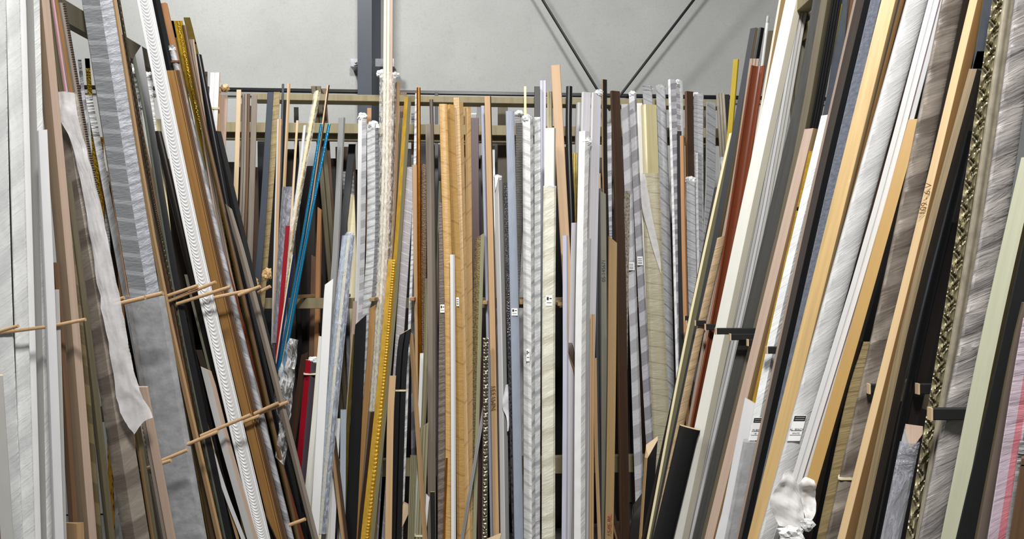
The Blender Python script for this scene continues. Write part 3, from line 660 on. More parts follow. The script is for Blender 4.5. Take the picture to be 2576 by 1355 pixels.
p('pale blue washed strip with a square top, low left of centre', 'paleblue', 'flat', 15, '864,1030 862,1240', cut=0)
p('white square-topped strip left of the pale blue washed one', 'white', 'flat', 13, '850,1052 845,1160')
p('white strip at the bottom right of the film-wrapped bundle', 'offwhite', 'flat', 17, '833,1190 824,1355')
p('narrow beech strip with a raw top left of the film-wrapped bundle', 'paleply', 'flat', 11, '801,1100 793,1200 782,1300')
p('wide black moulding with a mitred top, left of the gold ones', 'black', 'flat', 28, '908,790 901,950 882,1355', cut=26)
p('gold-tan strip with a sloping top right of the wide black moulding', 'honey', 'flat', 15, '938,765 930,900 908,1160', cut=10)
p('taupe-brown plank leaning below the beaded gold moulding', 'taupe', ('two', .5), 22, '932,1035 915,1200 896,1355', m2=[('darkbrown', .5, 1)])
p('brown gold strip left of the wide black moulding', 'oldgold', 'flat', 9, '893,840 876,1060 866,1355')
p('grey tan strip left of the gold strip behind the wide black moulding', 'pinkbeech', 'flat', 10, '893,757 885,900 878,1000')
p('chain-like silver beaded strip on a dark moulding, centre', 'chainsilver', 'chain', 14, '1222,850 1221,1100 1219,1355')
p('slanted grey strip leaning before the silver beaded one', 'grey', ('groove', 2), 8, '1226,975 1190,1190', cut=0)
p('thin copper coloured strip low between kraft-wrapped and dark ones', 'amber', 'flat', 5, '1124,1150 1117,1355')
p('burgundy strip ending in white, left of the pale olive moulding', 'white', 'flat', 9, '1061,888 1056,1030')
p('orange-tan moulding low right of the white wrapped one', 'tanwood', ('groove', 2), 11, '1491,790 1489,1000 1488,1355')
p('second orange-tan strip, right beside the first at right of centre', 'tanwood', 'flat', 9, '1497,900 1500,1120 1508,1355')
# the main row
p('taupe brown smooth moulding with a square top right of the amber strip', 'taupe', ('two', .6), 20, '1080,312 1085,727 1086,1240', m2=[('greybrown', 0, .6)])
p('pale olive moulding in front of the taupe brown one', 'olivecream', 'scoop', 13, '1076,700 1070,955 1060,1130')
p('amber gold shining narrow moulding', 'amber', 'round', 10, '1053,220 1054,550 1056,840', nm='metallic_frame_strip')
p('dark brown woven-textured moulding right of the amber gold one', 'weave', 'flat', 13, '1067,412 1066,660 1063,860')
p('tan-brown board left of the amber gold moulding', 'tanwood', 'flat', 12, '1043,415 1047,700 1054,1130')
p('white film-covered strip left of the amber gold moulding', 't_crink', 'flat', 7, '1048,235 1040,550 1030,820')
p('kraft-wrapped moulding, leftmost of the honey-coloured group in the centre', 't_kraft', 'soft', 22, '1115,262 1124,550 1129,730 1131,1355', amp=.0012)
p('kraft-wrapped moulding, second from left of the honey-coloured group', 't_kraft', ('two', .4), 20, '1134,263 1143,550 1152,727 1160,1355', amp=.001, lab=[(.5,757,7,22,'lines')])
p('tallest kraft moulding of the honey-coloured group, behind the others', 't_kraftpale', 'flat', 15, '1148,246 1153,415 1160,700', amp=.001)
p('slim pale kraft-wrapped strip with a plain top in the centre group', 't_kraftpale', ('two', .6), 11, '1160,257 1166,550 1170,800 1172,1300', amp=.001)
p('pale flecked wood moulding, rightmost of the honey-coloured group', 't_kraftpale', ('two', .5), 15, '1177,269 1180,550 1181,750 1181,1355', amp=.0015)
p('tissue-wrapped brown moulding left of the honey-coloured group', 't_brownfine', 'flat', 17, '1112,510 1113,727 1112,920', amp=.0015, lab=[(.5,775,11,20,'box')])
p('olive carved-texture moulding with a mitred top and pale green side', 'carvedolive', ('two', .62), 24, '1207,585 1203,727 1196,960 1190,1200', cut=16, m2=[('palegreen', .62, 1)])
p('beech moulding with pencil marks, standing tall in the centre', 'beech', ('two', .82), 17, '1227,242 1236,600 1242,935 1250,1355', write=[(.4,1000,'NM1331',17,'pencil')], m2=[('darkbrown', .84, 1)])
p('dark mahogany flat board with a square top, centre', 'burgundy', 'flat', 20, '1194,297 1196,550 1199,700', cut=0)
p('lilac-grey striped wrapped strip left of the tall beech moulding', 't_lilac', 'round', 11, '1215,266 1221,550 1229,850 1239,1355', amp=.0008)
p('silvery green rounded moulding with a torn wrapper, centre', 'greywhite', ('two', .55), 21, '1253,440 1258,668 1265,955 1270,1355', m2=[('grey', .55, 1)], knob=[(0,447,10,'t_pale')])
p('blue-grey striped wrapped moulding with a white sticker', 't_bluegrey', 'soft', 22, '1283,280 1286,450 1292,700 1299,955 1305,1355', amp=.0012, lab=[(.5,784,15,18,'box')])
p('black carved narrow moulding behind the silvery green one', 'carvedblack', 'flat', 10, '1272,460 1276,640 1280,800')
p('white moulding in banded tissue right of the dark woven wrap', 't_band', ('two', .7), 28, '1328,290 1330,725 1332,1100 1332,1355', amp=.003, skew=-.5, m2=[('t_crink', .7, 1)], knob=[(-2,296,12,'t_white')], lab=[(.4,890,8,30,'box')])
p('moulding in dark diagonal grey tissue beside the banded white one', 't_crink', 'flat', 16, '1352,295 1352,727 1350,1355', amp=.003, skew=-1)
p('off-white moulding with a tied wrapper starting below its bare top', 'offwhite', ('two', .85), 28, '1384,322 1383,500 1381,757 1379,1100 1380,1355', m2=[('creamwhite', .85, 1)], sleeve=[(470,1500,'t_cream',2)], tie=[(471,5)], tiem='t_white', lab=[(.52,757,16,26,'box')])
p('pale lilac slim moulding with a square top before the tall beech board', 'lilacgrey', ('two', .7), 14, '1422,592 1423,845 1422,1100 1420,1355')
p('bright white moulding under loose white tissue, centre right', 't_white', ('two', .6), 27, '1470,330 1464,550 1462,757 1458,1355', amp=.002, m2=[('white', 0, .55)], knob=[(8,355,12,'t_white')])
p('dark-edged grey moulding right of the bright white tissue one', 'grey', 'flat', 10, '1482,600 1477,900 1470,1355')
p('grey-white grained moulding, right of a matching one behind the tissue', 'lilacwhite', ('two', .2), 25, '1500,233 1494,500 1486,800 1476,1200', m2=[('white', 0, .2)], knob=[(6,228,11,'t_white')])
p('grey-white grained moulding, left of a matching one behind the tissue', 'lilacwhite', ('two', .2), 24, '1475,232 1468,500 1462,800', m2=[('white', 0, .2)])
p('cream-beige slant-topped moulding with a brown left edge, right of centre', 'kraftwood', ('two', .14), 23, '1541,592 1539,845 1535,1160 1531,1355', cut=-19, m2=[('brown', 0, .12)], write=[(.6,1318,'1545 RL',15,'redink')])
p('dark olive-grey moulding marked with chalky writing, right of centre', 'greyolive', 'flat', 15, '1517,480 1519,700 1520,1000', cut=-8, write=[(.5,680,'05-145671',13,'ink')])
p('charcoal black moulding left of the written-on grey one', 'charcoal', ('groove', 2), 18, '1507,474 1505,727 1510,1040 1516,1355')
p('dark brown strip with a raw square end, leaning right before the white wrapped moulding', 'darkbrown', ('two', .35), 15, '1432,862 1512,1180', cutv=-20, m2=[('tanwood', 0, .2)])
p('lilac-white grained moulding left of the white wrapped one', 'lilacwhite', ('two', .45), 26, '1450,560 1444,850 1438,1130 1434,1355')
p('tallest beech board at the centre, leaning slightly right', 'beech', 'flat', 24, '1397,164 1417,505 1425,700 1452,1100', cut=2)
p('tan short strip with a sloping top above the charcoal moulding', 'tanwood', 'flat', 12, '1505,436 1506,560')
p('dark reddish-brown strip with a light left edge, right of the white tissue knot', 'blackbrown', ('two', .25), 14, '1520,200 1521,400 1526,620', m2=[('tanwood', 0, .25)])
p('grey tissue-wrapped slim strip between two dark brown ones', 't_check2', 'flat', 13, '1532,311 1533,550 1534,700', amp=.001)
p('chocolate brown broad moulding with a square top, right of centre', 'brown', ('two', .2), 25, '1547,229 1558,550 1563,700 1566,1000', m2=[('darkbrown', .2, 1)])
p('grey-brown moulding carved with a running pattern, right of centre', 'carvedgrey', ('step', .3), 15, '1578,480 1572,800 1570,1000 1567,1355')
p('moulding in checked grey-white tissue with a sticker, left one of two', 't_check', ('two', .75), 21, '1572,262 1582,445 1590,750 1600,985 1612,1340', amp=.001, skew=.3, lab=[(.5,668,15,20,'lines')])
p('moulding in checked grey tissue with a sticker, right one of two', 't_check2', ('two', .75), 19, '1592,232 1598,445 1613,700 1628,985 1645,1300', amp=.001, skew=.3, lab=[(.5,655,14,22,'lines')], knob=[(0,237,9,'t_white')])
p('pale yellow broad moulding with its lower half in clear wrap', 'paleyellow', ('two', .3), 39, '1632,263 1638,436 1646,700 1660,1014 1668,1200', m2=[('cream', 0, .3)], sleeve=[(438,1300,'t_yellow',2)], samp=.002)
p('thin creamy white strip left of the pale yellow broad moulding', 'offwhite', 'flat', 14, '1609,260 1614,450 1620,640')
p('grey diagonally wrapped moulding right of the pale yellow broad one', 't_diag', 'flat', 24, '1661,216 1667,327 1676,640 1685,1000', skew=-1, knob=[(0,222,12,'bubble')])
p('grey wrapped moulding behind the top of the pale yellow broad one', 't_diag', 'flat', 24, '1628,222 1634,330', skew=-1, knob=[(4,223,9,'t_white')])
p('slim tan moulding in front of the white-edged wrapped ones, right', 'orangebeech', ('two', .7), 12, '1716,341 1719,550 1723,720 1728,930')
p('short black strip left of the slim tan moulding', 'matblack', 'flat', 11, '1709,330 1710,520 1712,700')
p('white-edged grey wrapped moulding with a pointed wrapper top', 't_check2', ('two', .3), 20, '1690,200 1697,416 1703,640 1706,760', m2=[('t_white', 0, .3)])
p('grey-white wrapped moulding with bright right edge beside the chocolate one', 't_diag2', ('two', .65), 20, '1708,203 1711,400 1714,640', m2=[('white', .65, 1)], knob=[(-4,206,8,'t_white')])
p('maroon strip ending in a white tissue tuft, right', 'maroon', 'flat', 10, '1710,600 1710,720 1712,800', knob=[(0,798,10,'t_white')])
p('white wrapped strip below the maroon tuft, right', 't_diag2', 'flat', 16, '1709,806 1706,960 1700,1080', amp=.001)
p('short wrapped moulding with a bunched white top, before the chocolate one at right', 't_diag', 'flat', 23, '1737,450 1740,640 1744,800', skew=-1, knob=[(0,453,13,'t_white')])
p('short grey wrapped strip right of the bunched white top', 't_diag', ('two', .4), 16, '1757,385 1758,500 1762,720', skew=-1, m2=[('t_white', 0, .4)])
p('chocolate dark moulding between grey wrapped ones, right', 'darkbrown', ('two', .25), 22, '1733,230 1735,380 1738,560', m2=[('brown', 0, .25)])
p('tall grey diagonally wrapped moulding right of the chocolate dark one', 't_diag', 'flat', 25, '1758,237 1757,357 1758,600', skew=-1, knob=[(-8,240,10,'t_white')])
p('grey diagonally wrapped moulding, rightmost tall one of the back rack', 't_diag', ('two', .12), 25, '1788,257 1786,475 1774,700', skew=-1, m2=[('white', 0, .12)])
p('weathered grey-beige wooden board at the right end of the back rack', 'weathered', ('groove', 3), 22, '1812,235 1823,420 1832,560', sleeve=[(395,470,'t_white',1)])
p('black strip behind the weathered board, right end of the back rack', 'black', 'flat', 11, '1829,238 1836,400')
p('white crinkle-wrapped moulding with a folded-over top, left of the cream one', 't_crink', ('two', .7), 29, '938,312 937,550 934,700 918,900', amp=.003, m2=[('t_greyfine', .7, 1)], knob=[(2,316,14,'t_white')], skew=-.4)
p('white tissue-wrapped moulding with a bunched top, left of the crinkle-wrapped one', 't_check', ('two', .45), 22, '912,290 909,550 904,750 897,950', m2=[('white', 0, .45)], knob=[(0,292,12,'t_white')], amp=.0012)
p('tall cream moulding rising out of the frame, sealed in clear film below', 'creamwhite', ('groove', 3), 24, '978,-60 977,180 969,550 954,830 940,1040', m2=[('pinkbeech', .7, 1)], sleeve=[(186,1040,'bubble',9)], knob=[(-16,184,12,'t_white'), (18,188,9,'t_white')], samp=.006)
p('brown beech strip immediately right of the tall cream moulding', 'tanwood', ('two', .4), 13, '1000,207 990,500 978,700', m2=[('brown', 0, .4)])
p('thin olive strip right of the brown beech strip', 'olive', ('groove', 2), 10, '1010,297 995,550 985,700')
p('grey-white tissue strip behind the yellow gold moulding', 't_plaid', 'flat', 13, '1002,400 992,600 982,760')
p('sheer grey tissue-wrapped moulding right of the yellow gold one', 't_plaid', 'flat', 21, '1034,420 1021,640 1005,830 992,1050', amp=.0012)
p('smooth grey square pole with a pale right edge', 'grey', ('two', .75), 17, '860,296 850,550 836,760 812,1040')
p('left one of two glittering blue poles', 'blueglit', 'round', 7, '808,312 770,550 705,905 690,990', nm='metallic_frame_strip')
p('right one of two glittering blue poles', 'blueglit', 'round', 8, '828,312 781,550 716,904 700,1000', nm='metallic_frame_strip')
p('thin two-tone wooden strip between the blue poles', 'paleply', ('two', .5), 7, '826,214 807,370 777,560 720,860', m2=[('darkbrown', .5, 1)])
p('thin navy strip with a cream left edge left of the blue poles', 'navy', ('two', .35), 9, '738,640 718,770 695,925', m2=[('cream', 0, .35)])
p('red slim board left of the blue poles', 'red', 'flat', 11, '723,568 714,720 690,960 684,1090')
p('gold-flecked pole in crinkled clear film leaning left', 'brass', 'round', 11, '800,228 738,545 716,760 690,1010', sleeve=[(232,1000,'bubble',3)], m2=[('cream', 0, .5)])
p('white rounded rod left of the gold-flecked pole', 'greywhite', 'round', 8, '767,315 752,450 728,640')
p('thin pale pine strip with its top near the second rail', 'paleply', 'flat', 6, '748,303 736,500 724,700')
p('purple-grey mouldings bundled in cloudy film, left of the gold-flecked pole', 'purplegrey', ('groove', 3), 22, '724,470 712,640 698,860', sleeve=[(462,860,'cleargrey',3)])
p('pale wood strip with a white left edge, left part of the back rack', 'beech', ('two', .3), 11, '703,299 697,500 692,700 684,1000', m2=[('white', 0, .3)])
p('tall thin light beech strip, left part of the back rack', 'paleply', ('two', .5), 8, '727,210 714,490 706,640', m2=[('beech', .5, 1)])
p('thin dark grey rod behind the tall thin beech strip', 'slate', 'round', 6, '712,211 707,400 700,560')
p('narrow black strip with rounded top right of the dark grey rod', 'black', 'flat', 8, '717,253 713,420 706,560')
p('dark slate flat board at the left end of the back rack', 'column', 'flat', 16, '681,232 668,440 648,712 628,900', cut=0)
p('brown-paper wrapped board right of the dark slate board', 't_kraftdark', 'flat', 17, '697,232 682,440 665,680 650,850', knob=[], amp=.002)
p('pale beech board, leftmost upright of the back rack', 'paleply', 'flat', 12, '601,226 594,460 586,640')
p('brown grey grooved board right of the pale leftmost upright', 'greybrown', ('groove', 3), 21, '619,237 614,480 604,700', knob=[], m2=[('brown', .66, 1)])
p('weathered brown post-like board third from the left of the back rack', 'taupe', 'flat', 15, '640,240 634,460 626,700')
p('white two-ridged moulding tied with string, top left of the back rack', 'white', ('groove', 2), 25, '541,184 536,300 530,420', tie=[(273,5)], m2=[('beech', .9, 1)])
p('beige board with torn paper knot behind the white two-ridged moulding', 'beech', 'flat', 13, '550,222 546,360', knob=[(16,212,11,'t_kraftpale')])
p('beech plank between the white two-ridged moulding and the rail', 'pinkbeech', 'flat', 20, '563,241 556,420 548,560')
p('short white strip below the string-tied moulding', 'white', 'flat', 9, '540,292 538,400')
p('small dark brown strip end left of the white two-ridged moulding', 'darkbrown', ('groove', 2), 8, '518,187 520,300')
# second layer, behind the rail
A2 = 3.97
p('pair of olive-brown boards behind the top rail, leaning right', 'olive', ('groove', 2), 25, '795,218 812,400 832,640', Y=A2)
p('olive-brown board behind the top rail, right of the pair', 'brown', 'flat', 11, '815,223 832,480 848,700', Y=A2)
p('charcoal board behind the second rail, left of the white wrapped mouldings', 'charcoal', 'flat', 18, '886,363 877,450 850,700', Y=A2+.06)
p('cream board behind the grey square pole', 'cream', 'flat', 21, '881,485 884,560 886,640', Y=A2, cut=-6)
p('white paper bundle behind the grey square pole', 't_diag2', 'flat', 28, '876,432 878,500 880,600', Y=A2+.02)
p('brass-coloured thin rod above the banded white tissue moulding', 'brass', ('groove', 2), 6, '1321,218 1322,400', Y=3.74)
p('black-brown flat top left of the lilac wrapped top', 'blackbrown', 'flat', 14, '1351,218 1351,420', Y=3.74)
p('lilac moulding top rising behind the off-white moulding', 'lilacgrey', ('groove', 2), 16, '1366,203 1366,386 1368,640', Y=3.74)
p('cream yellow top just left of the tallest beech board', 'cream', ('two', .75), 14, '1383,230 1384,420', Y=3.74)
p('blue-black moulding top right of the tallest beech board', 'black', 'round', 16, '1432,217 1431,357 1440,600', Y=3.74)
p('gold-olive ribbed moulding right of the blue-black one', 'oldgold', ('groove', 3), 15, '1445,385 1448,550 1452,700', Y=3.74)
p('white narrow moulding left of the grey-white grained pair', 'greywhite', 'round', 14, '1456,258 1452,420', Y=3.74)
p('dark grey woven-wrapped moulding left of the banded white one', 't_weave', 'flat', 18, '1306,310 1306,550 1296,760', Y=3.74, amp=.001)
p('dark taupe rounded moulding behind the taupe brown one', 'darktaupe', 'round', 10, '1085,250 1090,500 1096,800', Y=3.74)
p('greenish brass strip left of the kraft-wrapped group', 'olivecream', ('groove', 2), 8, '1108,455 1104,600', Y=3.74)
p('pale strip behind the tall beech moulding in the centre', 'white', 'flat', 7, '1241,367 1243,500', Y=A2)
p('brown board end by the column, behind the top rail', 'brown', 'flat', 18, '1015,233 1012,420', Y=A2+.05)
p('orange-brown board end behind the bunched white wrap', 'orangebeech', 'flat', 11, '929,272 928,420', Y=A2+.05)
p('tan wooden end behind the kraft tops', 'kraftwood', 'flat', 14, '1168,247 1168,400', Y=A2+.08)
p('white board end behind the dark mahogany board', 'white', 'flat', 14, '1192,285 1192,420', Y=A2+.06)
p('clear wrapped grey strip behind the yellow gold moulding top', 't_check2', 'flat', 11, '1040,285 1040,420', Y=A2+.06)
p('white wrapped strip end behind the silvery green moulding', 't_white', 'flat', 16, '1302,283 1304,400', Y=A2+.06, knob=[(4,286,11,'t_white')])
p('black board in the shadow behind the thin beech strips', 'black', 'flat', 12, '745,270 748,480', Y=A2+.1)
p('yellow-brown board low behind the blue poles', 'orangebeech', ('two', .7), 14, '806,520 802,640 800,740', Y=A2+.03, cut=-10)
p('brown board left of the yellow-brown one behind the blue poles', 'brown', 'flat', 14, '790,640 786,800', Y=A2+.03, cut=-8)
p('black upright behind the top rail, right of the amber strip', 'black', 'flat', 9, '1098,233 1098,420', Y=A2+.2)
p('black upright behind the top rail, left of the tall beech moulding', 'black', 'flat', 9, '1205,243 1205,420', Y=A2+.2)
# dim filler boards added deep in the racks to darken the gaps, all alike
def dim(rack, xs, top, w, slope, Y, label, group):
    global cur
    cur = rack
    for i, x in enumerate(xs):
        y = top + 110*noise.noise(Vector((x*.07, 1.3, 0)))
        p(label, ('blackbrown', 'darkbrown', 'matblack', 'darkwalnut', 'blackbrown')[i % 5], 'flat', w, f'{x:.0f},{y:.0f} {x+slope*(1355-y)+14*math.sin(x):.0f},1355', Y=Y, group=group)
dim('back', [575+49*i for i in range(27)], 385, 52, .0, 4.0, 'filler board added to darken the gaps behind the front row of the back rack', 'dark boards deep in the back rack')
dim('left', [262, 312, 362, 408, 448], 420, 58, .13, 3.12, 'filler board added to darken the gaps between the strips of the left rack', 'dark boards deep in the left rack')
dim('right', [1990, 2030, 2080, 2130], 640, 64, -.2, 2.9, 'filler board added to darken the gaps between the strips of the right rack', 'dark boards deep in the right rack')
dim('right', [2240, 2300, 2360, 2420, 2480, 2540], -40, 84, -.22, 2.35, 'filler board added to darken the gaps behind the tall strips of the right rack', 'dark boards behind the right rack')
for s in RACKS['right'][-10:-6]:
    if s.pts[0][0] > 1990: s.o['Y'] = 2.6

for r in RACKS: solve(r)

# ------------------------------------------------------------------ the setting
def concrete():
    t = NT('grey_concrete'); g = t.n('ShaderNodeTexCoord'); v = g.outputs['Object']
    a = t.noise(v, 5, .6, 1.3); b = t.noise(v, 6, .7, 14); c = t.noise(v, 2, .5, 90)
    col = t.ramp(a, [(.3, lin('a2a3a1')), (.7, lin('b2b3b1'))])
    col = t.mix(t.math('MULTIPLY', t.ramp(b, [(.58, (0,0,0,1)), (.75, (1,1,1,1))]), .3), col, lin('8f908e'))
    col = t.mix(t.math('MULTIPLY', t.ramp(c, [(.35, (1,1,1,1)), (.5, (0,0,0,1))]), .16), col, lin('8c8d8b'))
    t.l(col, t.b.inputs['Base Color']); t.b.inputs['Roughness'].default_value = .85; t.bump(b, .1, .003); return t.m
_mc['concrete'] = concrete()
_mc['floorgrey'] = m_paint('floor_concrete', '6f6f6c', .7, .1)
WY = 5.0
U = Vector((1, YAW, 0)).normalized(); N = Vector((YAW, -1, 0)).normalized()
def wallpt(x, z, off=0): return Vector((x, WY + YAW*x, z)) + N*off
def struct(o): o['kind'] = 'structure'; return o
struct(link('wall_back', box_mesh('wall', wallpt(0, 2.6, -.1), U*7, N*.1, Vector((0,0,2.6))), ['concrete']))
struct(link('floor', box_mesh('floor', (0, 2.6, -.06), Vector((7,0,0)), Vector((0,4,0)), Vector((0,0,.05))), ['floorgrey']))
struct(link('trim_1', box_mesh('trim', wallpt(0, 2.79, .012), U*6.9, N*.012, Vector((0,0,.011))), ['black']))
struct(link('trim_2', box_mesh('trim', wallpt(0, 2.762, .008), U*6.9, N*.008, Vector((0,0,.014))), ['grey']))
Z = Vector((0,0,1))
def empty(name, loc, label, cat, group=None):
    o = bpy.data.objects.new(name, None); C.objects.link(o); o.location = loc; bpy.context.view_layer.update()
    return tag(o, label, cat, group, 'thing')
def child(o, par):
    o.parent = par; o.matrix_parent_inverse = Matrix.Translation(-par.location); return o
def beam(name, a, b, wd, ht, m, par, up=Z):
    a, b = Vector(a), Vector(b); d = b-a; x = d.normalized(); y = up.cross(x).normalized(); z = x.cross(y)
    return child(link(name, box_mesh(name, (a+b)/2, d/2, y*wd/2, z*ht/2), [m]), par)
# steel column
cx_ = -.985
col = empty('steel_column', (cx_, WY+YAW*cx_-.2, 0), 'dark slate steel column standing against the concrete wall', 'column')
cw = .093
def cp(x, off): return Vector((x, WY + YAW*cx_ - off, 2.6))
child(link('flange', box_mesh('flange', cp(cx_+cw/2, .24), Vector((cw/2,0,0)), Vector((0,.006,0)), Z*2.6), ['column']), col)
child(link('web', box_mesh('web', cp(cx_+cw/2, .17), Vector((.004,0,0)), Vector((0,.064,0)), Z*2.6), ['column']), col)
child(link('flange', box_mesh('flange', cp(cx_+cw/2+.014, .1), Vector((cw/2+.014,0,0)), Vector((0,.006,0)), Z*2.6), ['column']), col)
for x0, x1 in ((881, 908), (944, 992)):
    a, b = side_pt(x0, 158, 4.83), side_pt(x1, 158, 4.83)
    br = child(link('bracket', box_mesh('bracket', (a+b)/2, (b-a)/2, Vector((0,.006,0)), Z*.027), ['steel']), col)
    child(link('bracket_foot', box_mesh('bracket_foot', (a+b)/2 + Vector((0,.05,-.022)), (b-a)/2, Vector((0,.045,0)), Z*.005), ['steel']), col)
for x in (896,):
    c = side_pt(x, 157, 4.815)
    child(link('washer', box_mesh('washer', c, Vector((.017,0,.002)), Vector((0,.003,0)), Vector((-.002,0,.017))), ['steel']), col)
    child(link('bolt', tube_mesh('bolt', [c, c - Vector((0,.02,0))], .008, 6), ['steel']), col)
# diagonal brace rods
for lab, q in (('black brace rod slanting down to the right before the wall', ((1365,0),(1535,278))), ('black brace rod slanting down to the left before the wall', ((1745,0),(1533,275)))):
    (x0, y0), (x1, y1) = q; a, b = side_pt(x0, y0, 4.84 + (.0 if x0 < 1500 else .03)), side_pt(x1, y1, 4.84 + (.0 if x0 < 1500 else .03)); d = (a-b).normalized()
    tag(link('brace_rod', tube_mesh('rod', [b, (a+b)/2, a + d*1.6], .009, 10), ['black']), lab, 'brace rod', 'wall brace rods', 'thing')

# racks
def bp(px, py, A): return back_pt(px, py, A)
rb = empty('storage_rack', (0, 4.1, 0), 'timber storage rack along the back wall, behind the centre mouldings', 'rack')
def rail_at(z, Y, x0, x1, wd, ht, name='rail', m='greenpine'):
    return beam(name, (x0, Y+YAW*x0, z), (x1, Y+YAW*x1, z), wd, ht, m, rb)
rail_at(2.545, 4.16, -1.42, 1.25, .1, .036)
rail_at(2.38, 4.15, -1.62, 1.25, .045, .056)
rail_at(2.345, 4.195, -1.62, 1.25, .035, .05)
rail_at(1.42, 4.0, -1.5, 1.2, .045, .056)
rail_at(.55, 3.95, -1.5, 1.2, .045, .09)
for x, hh in ((-1.56, 2.56), (-.055, 2.56), (1.18, 2.6)):
    Yp = 4.235 + YAW*x
    if x == -1.56: Yp += .05
    beam('post', (x, Yp+.12, 0), (x, Yp+.12, hh), .058, .075, 'postpine', rb, up=Vector((0,1,0)))
for px, py, A in ((842,748,3.52),(936,753,3.52),(1036,752,3.55),(1220,761,3.55),(1313,761,3.5),(1409,765,3.55)):
    q = bp(px, py, A); beam('peg', q, (q.x, 4.0+YAW*q.x, q.z), .024, .018, 'tanwood', rb)
beam('peg', bp(742, 746, 3.7), bp(790, 744, 3.9), .018, .018, 'tanwood', rb)
rl = empty('storage_rack', (-1.55, 2.7, 0), 'timber and dowel rack along the left side', 'rack')
beam('rail', (-1.722, 2.5, 2.585), (-1.722, 4.3, 2.585), .04, .085, 'postpine', rl)
beam('rail', (-1.722, 2.5, 1.0), (-1.722, 4.3, 1.0), .04, .07, 'postpine', rl)
beam('post', (-1.77, 2.55, 0), (-1.77, 2.55, 2.7), .06, .06, 'postpine', rl, up=Vector((0,1,0)))
beam('post', (-1.77, 4.2, 0), (-1.77, 4.2, 2.6), .06, .06, 'postpine', rl, up=Vector((0,1,0)))
rr = empty('storage_rack', (1.15, 2.6, 0), 'timber rack with black pegs along the right side', 'rack')
beam('rail', (1.26, 1.4, 2.75), (1.26, 3.24, 2.75), .06, .07, 'greenpine', rr)
beam('rail', (1.3, 1.4, 2.64), (1.3, 3.24, 2.64), .04, .07, 'greenpine', rr)
beam('post', (1.29, 3.29, 0), (1.29, 3.29, 2.82), .07, .06, 'postpine', rr, up=Vector((0,1,0)))
beam('rail', (1.3, 1.4, 1.2), (1.3, 3.24, 1.2), .04, .07, 'postpine', rr)

# ------------------------------------------------------------------ strips and pegs
for r in ('left', 'back', 'right'):
    for s in RACKS[r]:
        if not s.peg: build(s); continue
        (x0, y0), (x1, y1) = s.pts
        if r == 'left':
            a, b = side_pt(x0, y0, s.Y + .004), side_pt(x1, y1, s.Y - .004)
            child(link('peg', tube_mesh('peg', [a, a*.5+b*.5, b], s.w/2*s.Y/F, 10), [s.m]), rl)
        else:
            a, b = side_pt(x0, y0, s.Y), side_pt(x1, y1, s.Y); a.z = b.z = (a.z+b.z)/2
            h = s.w*s.Y/F
            pg = beam('peg', a, b, .014, h, 'matblack', rr)
            lo = a if a.x < b.x else b
            e = link('raw_end', box_mesh('raw_end', lo - Vector((.002, 0, 0)), Vector((.002,0,0)), Vector((0,.0074,0)), Z*(h/2+.0006)), ['rawpine']); e.parent = pg
            e['label'] = 'pale raw wooden end of the peg'
def find(txt):
    return next(s for r in RACKS.values() for s in r if s.label.startswith(txt))
# loose flaps and bags
s = find('dark brown moulding half wrapped')
sheet('paper_flap', [[(142,230),(165,230),(185,234)],[(150,295),(178,310),(207,345)],[(176,350),(208,395),(240,455)],[(205,470),(238,545),(270,600)],[(240,680),(270,740),(302,760)],[(272,860),(298,880),(324,870)],[(294,1000),(320,960),(336,930)],[(314,1060),(345,1020),(352,980)],[(338,1092),(362,1060),(384,1050)]], s.Y-.045, s.ob, 'sheer', amp=.01)
s = find('silvery green rounded')
sheet('paper_flap', [[(1272,968),(1278,966)],[(1264,1020),(1284,1010)],[(1274,1050),(1285,1040)],[(1276,1085),(1279,1083)]], s.Y-.03, s.ob, 'sheerflap', 'back', amp=.006)
sheet('paper_flap', [[(1244,442),(1256,440)],[(1246,480),(1252,455)]], s.Y-.02, s.ob, 't_pale', 'back')
s = find('white moulding with fine grooves')
sheet('bag', [[(1975,1185),(1990,1180),(2000,1200)],[(1948,1230),(1985,1230),(2020,1260)],[(1935,1262),(1985,1280),(2020,1300)],[(1958,1320),(1990,1330),(2015,1335)]], s.Y-.1, s.ob, 'bag', amp=.02)
s2 = find('mustard yellow')
sheet('bag', [[(2008,1218),(2025,1200),(2046,1206)],[(2015,1250),(2040,1250),(2054,1250)],[(2022,1290),(2040,1300),(2052,1280)],[(2020,1310),(2030,1318),(2038,1312)]], s2.Y-.06, s2.ob, 'bag', amp=.02)
crumple('wrap_end', side_pt(1990, 1345, s.Y-.12), .03, 5.5, s.ob, 't_pale', (1.1, .5, .75))
crumple('wrap_end', side_pt(2028, 1318, s.Y-.1), .016, 2.5, s.ob, 't_pale', (1.2, .5, .9))
s = find('pale yellow broad')
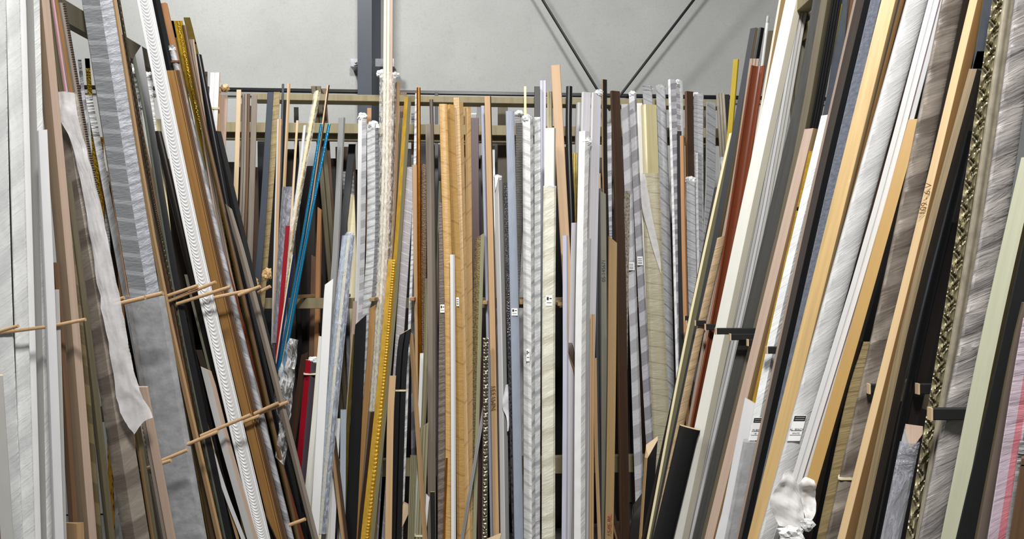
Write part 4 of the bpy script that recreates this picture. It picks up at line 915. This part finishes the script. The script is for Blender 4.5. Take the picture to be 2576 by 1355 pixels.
sheet('paper_flap', [[(1610,440),(1622,436)],[(1615,520),(1640,540)],[(1630,580),(1660,640)],[(1640,620),(1663,690)]], s.Y-.03, s.ob, 'sheer', 'back', amp=.006)

tag(crumple('crumpled_paper', side_pt(672, 690, 3.42), .026, 3.3, None, 't_kraftpale', (.7, .5, 1.2)), 'crumpled brown paper stuck behind the dark slate board', 'crumpled paper', None, 'thing')
tag(crumple('crumpled_paper', side_pt(640, 712, 3.42), .02, 1.3, None, 't_kraftpale', (.8, .5, 1.3)), 'crumpled brown paper peeping out beside the taupe pole, lower of two', 'crumpled paper', None, 'thing')
tag(sheet('plastic_film', [[(728,850),(748,855)],[(700,930),(742,940)],[(690,1000),(735,1010)],[(700,1080),(728,1080)],[(690,1150),(715,1170)]], 3.25, None, 'clear', amp=.03), 'crumpled clear film hanging beside the foot of the blue poles', 'plastic film', None, 'thing')
# ------------------------------------------------------------------ light and camera
def area(name, loc, target, size, power, col=(1,1,1), sy=None):
    l = bpy.data.lights.new(name, 'AREA'); l.energy = power; l.color = col; l.size = size
    if sy: l.shape = 'RECTANGLE'; l.size_y = sy
    o = bpy.data.objects.new(name, l); C.objects.link(o); o.location = loc
    o.rotation_euler = (Vector(target) - Vector(loc)).to_track_quat('-Z', 'Y').to_euler(); return o
area('ceiling_lamp', (-1.9, 2.5, 5.2), (-1.2, 4.6, 1.4), .45, 135, (1, .985, .96), .45)
area('ceiling_lamp', (.2, -.3, 4.6), (.2, 2.2, .6), .6, 250, (1, .985, .96), .6)
wd = bpy.data.worlds.new('warehouse_air'); S.world = wd; wd.use_nodes = True
wd.node_tree.nodes['Background'].inputs[0].default_value = (.9, .95, 1, 1); wd.node_tree.nodes['Background'].inputs[1].default_value = .1
cam = bpy.data.cameras.new('camera'); cam.sensor_width = 36; cam.lens = F/2576*36; cam.clip_start = .05
co = bpy.data.objects.new('camera', cam); C.objects.link(co); co.location = (0, 0, CAM_Z); co.rotation_euler = (math.pi/2, 0, 0)
S.camera = co
S.view_settings.view_transform = 'Standard'; S.view_settings.look = 'None'; S.view_settings.gamma = 1; S.view_settings.exposure = 0.0
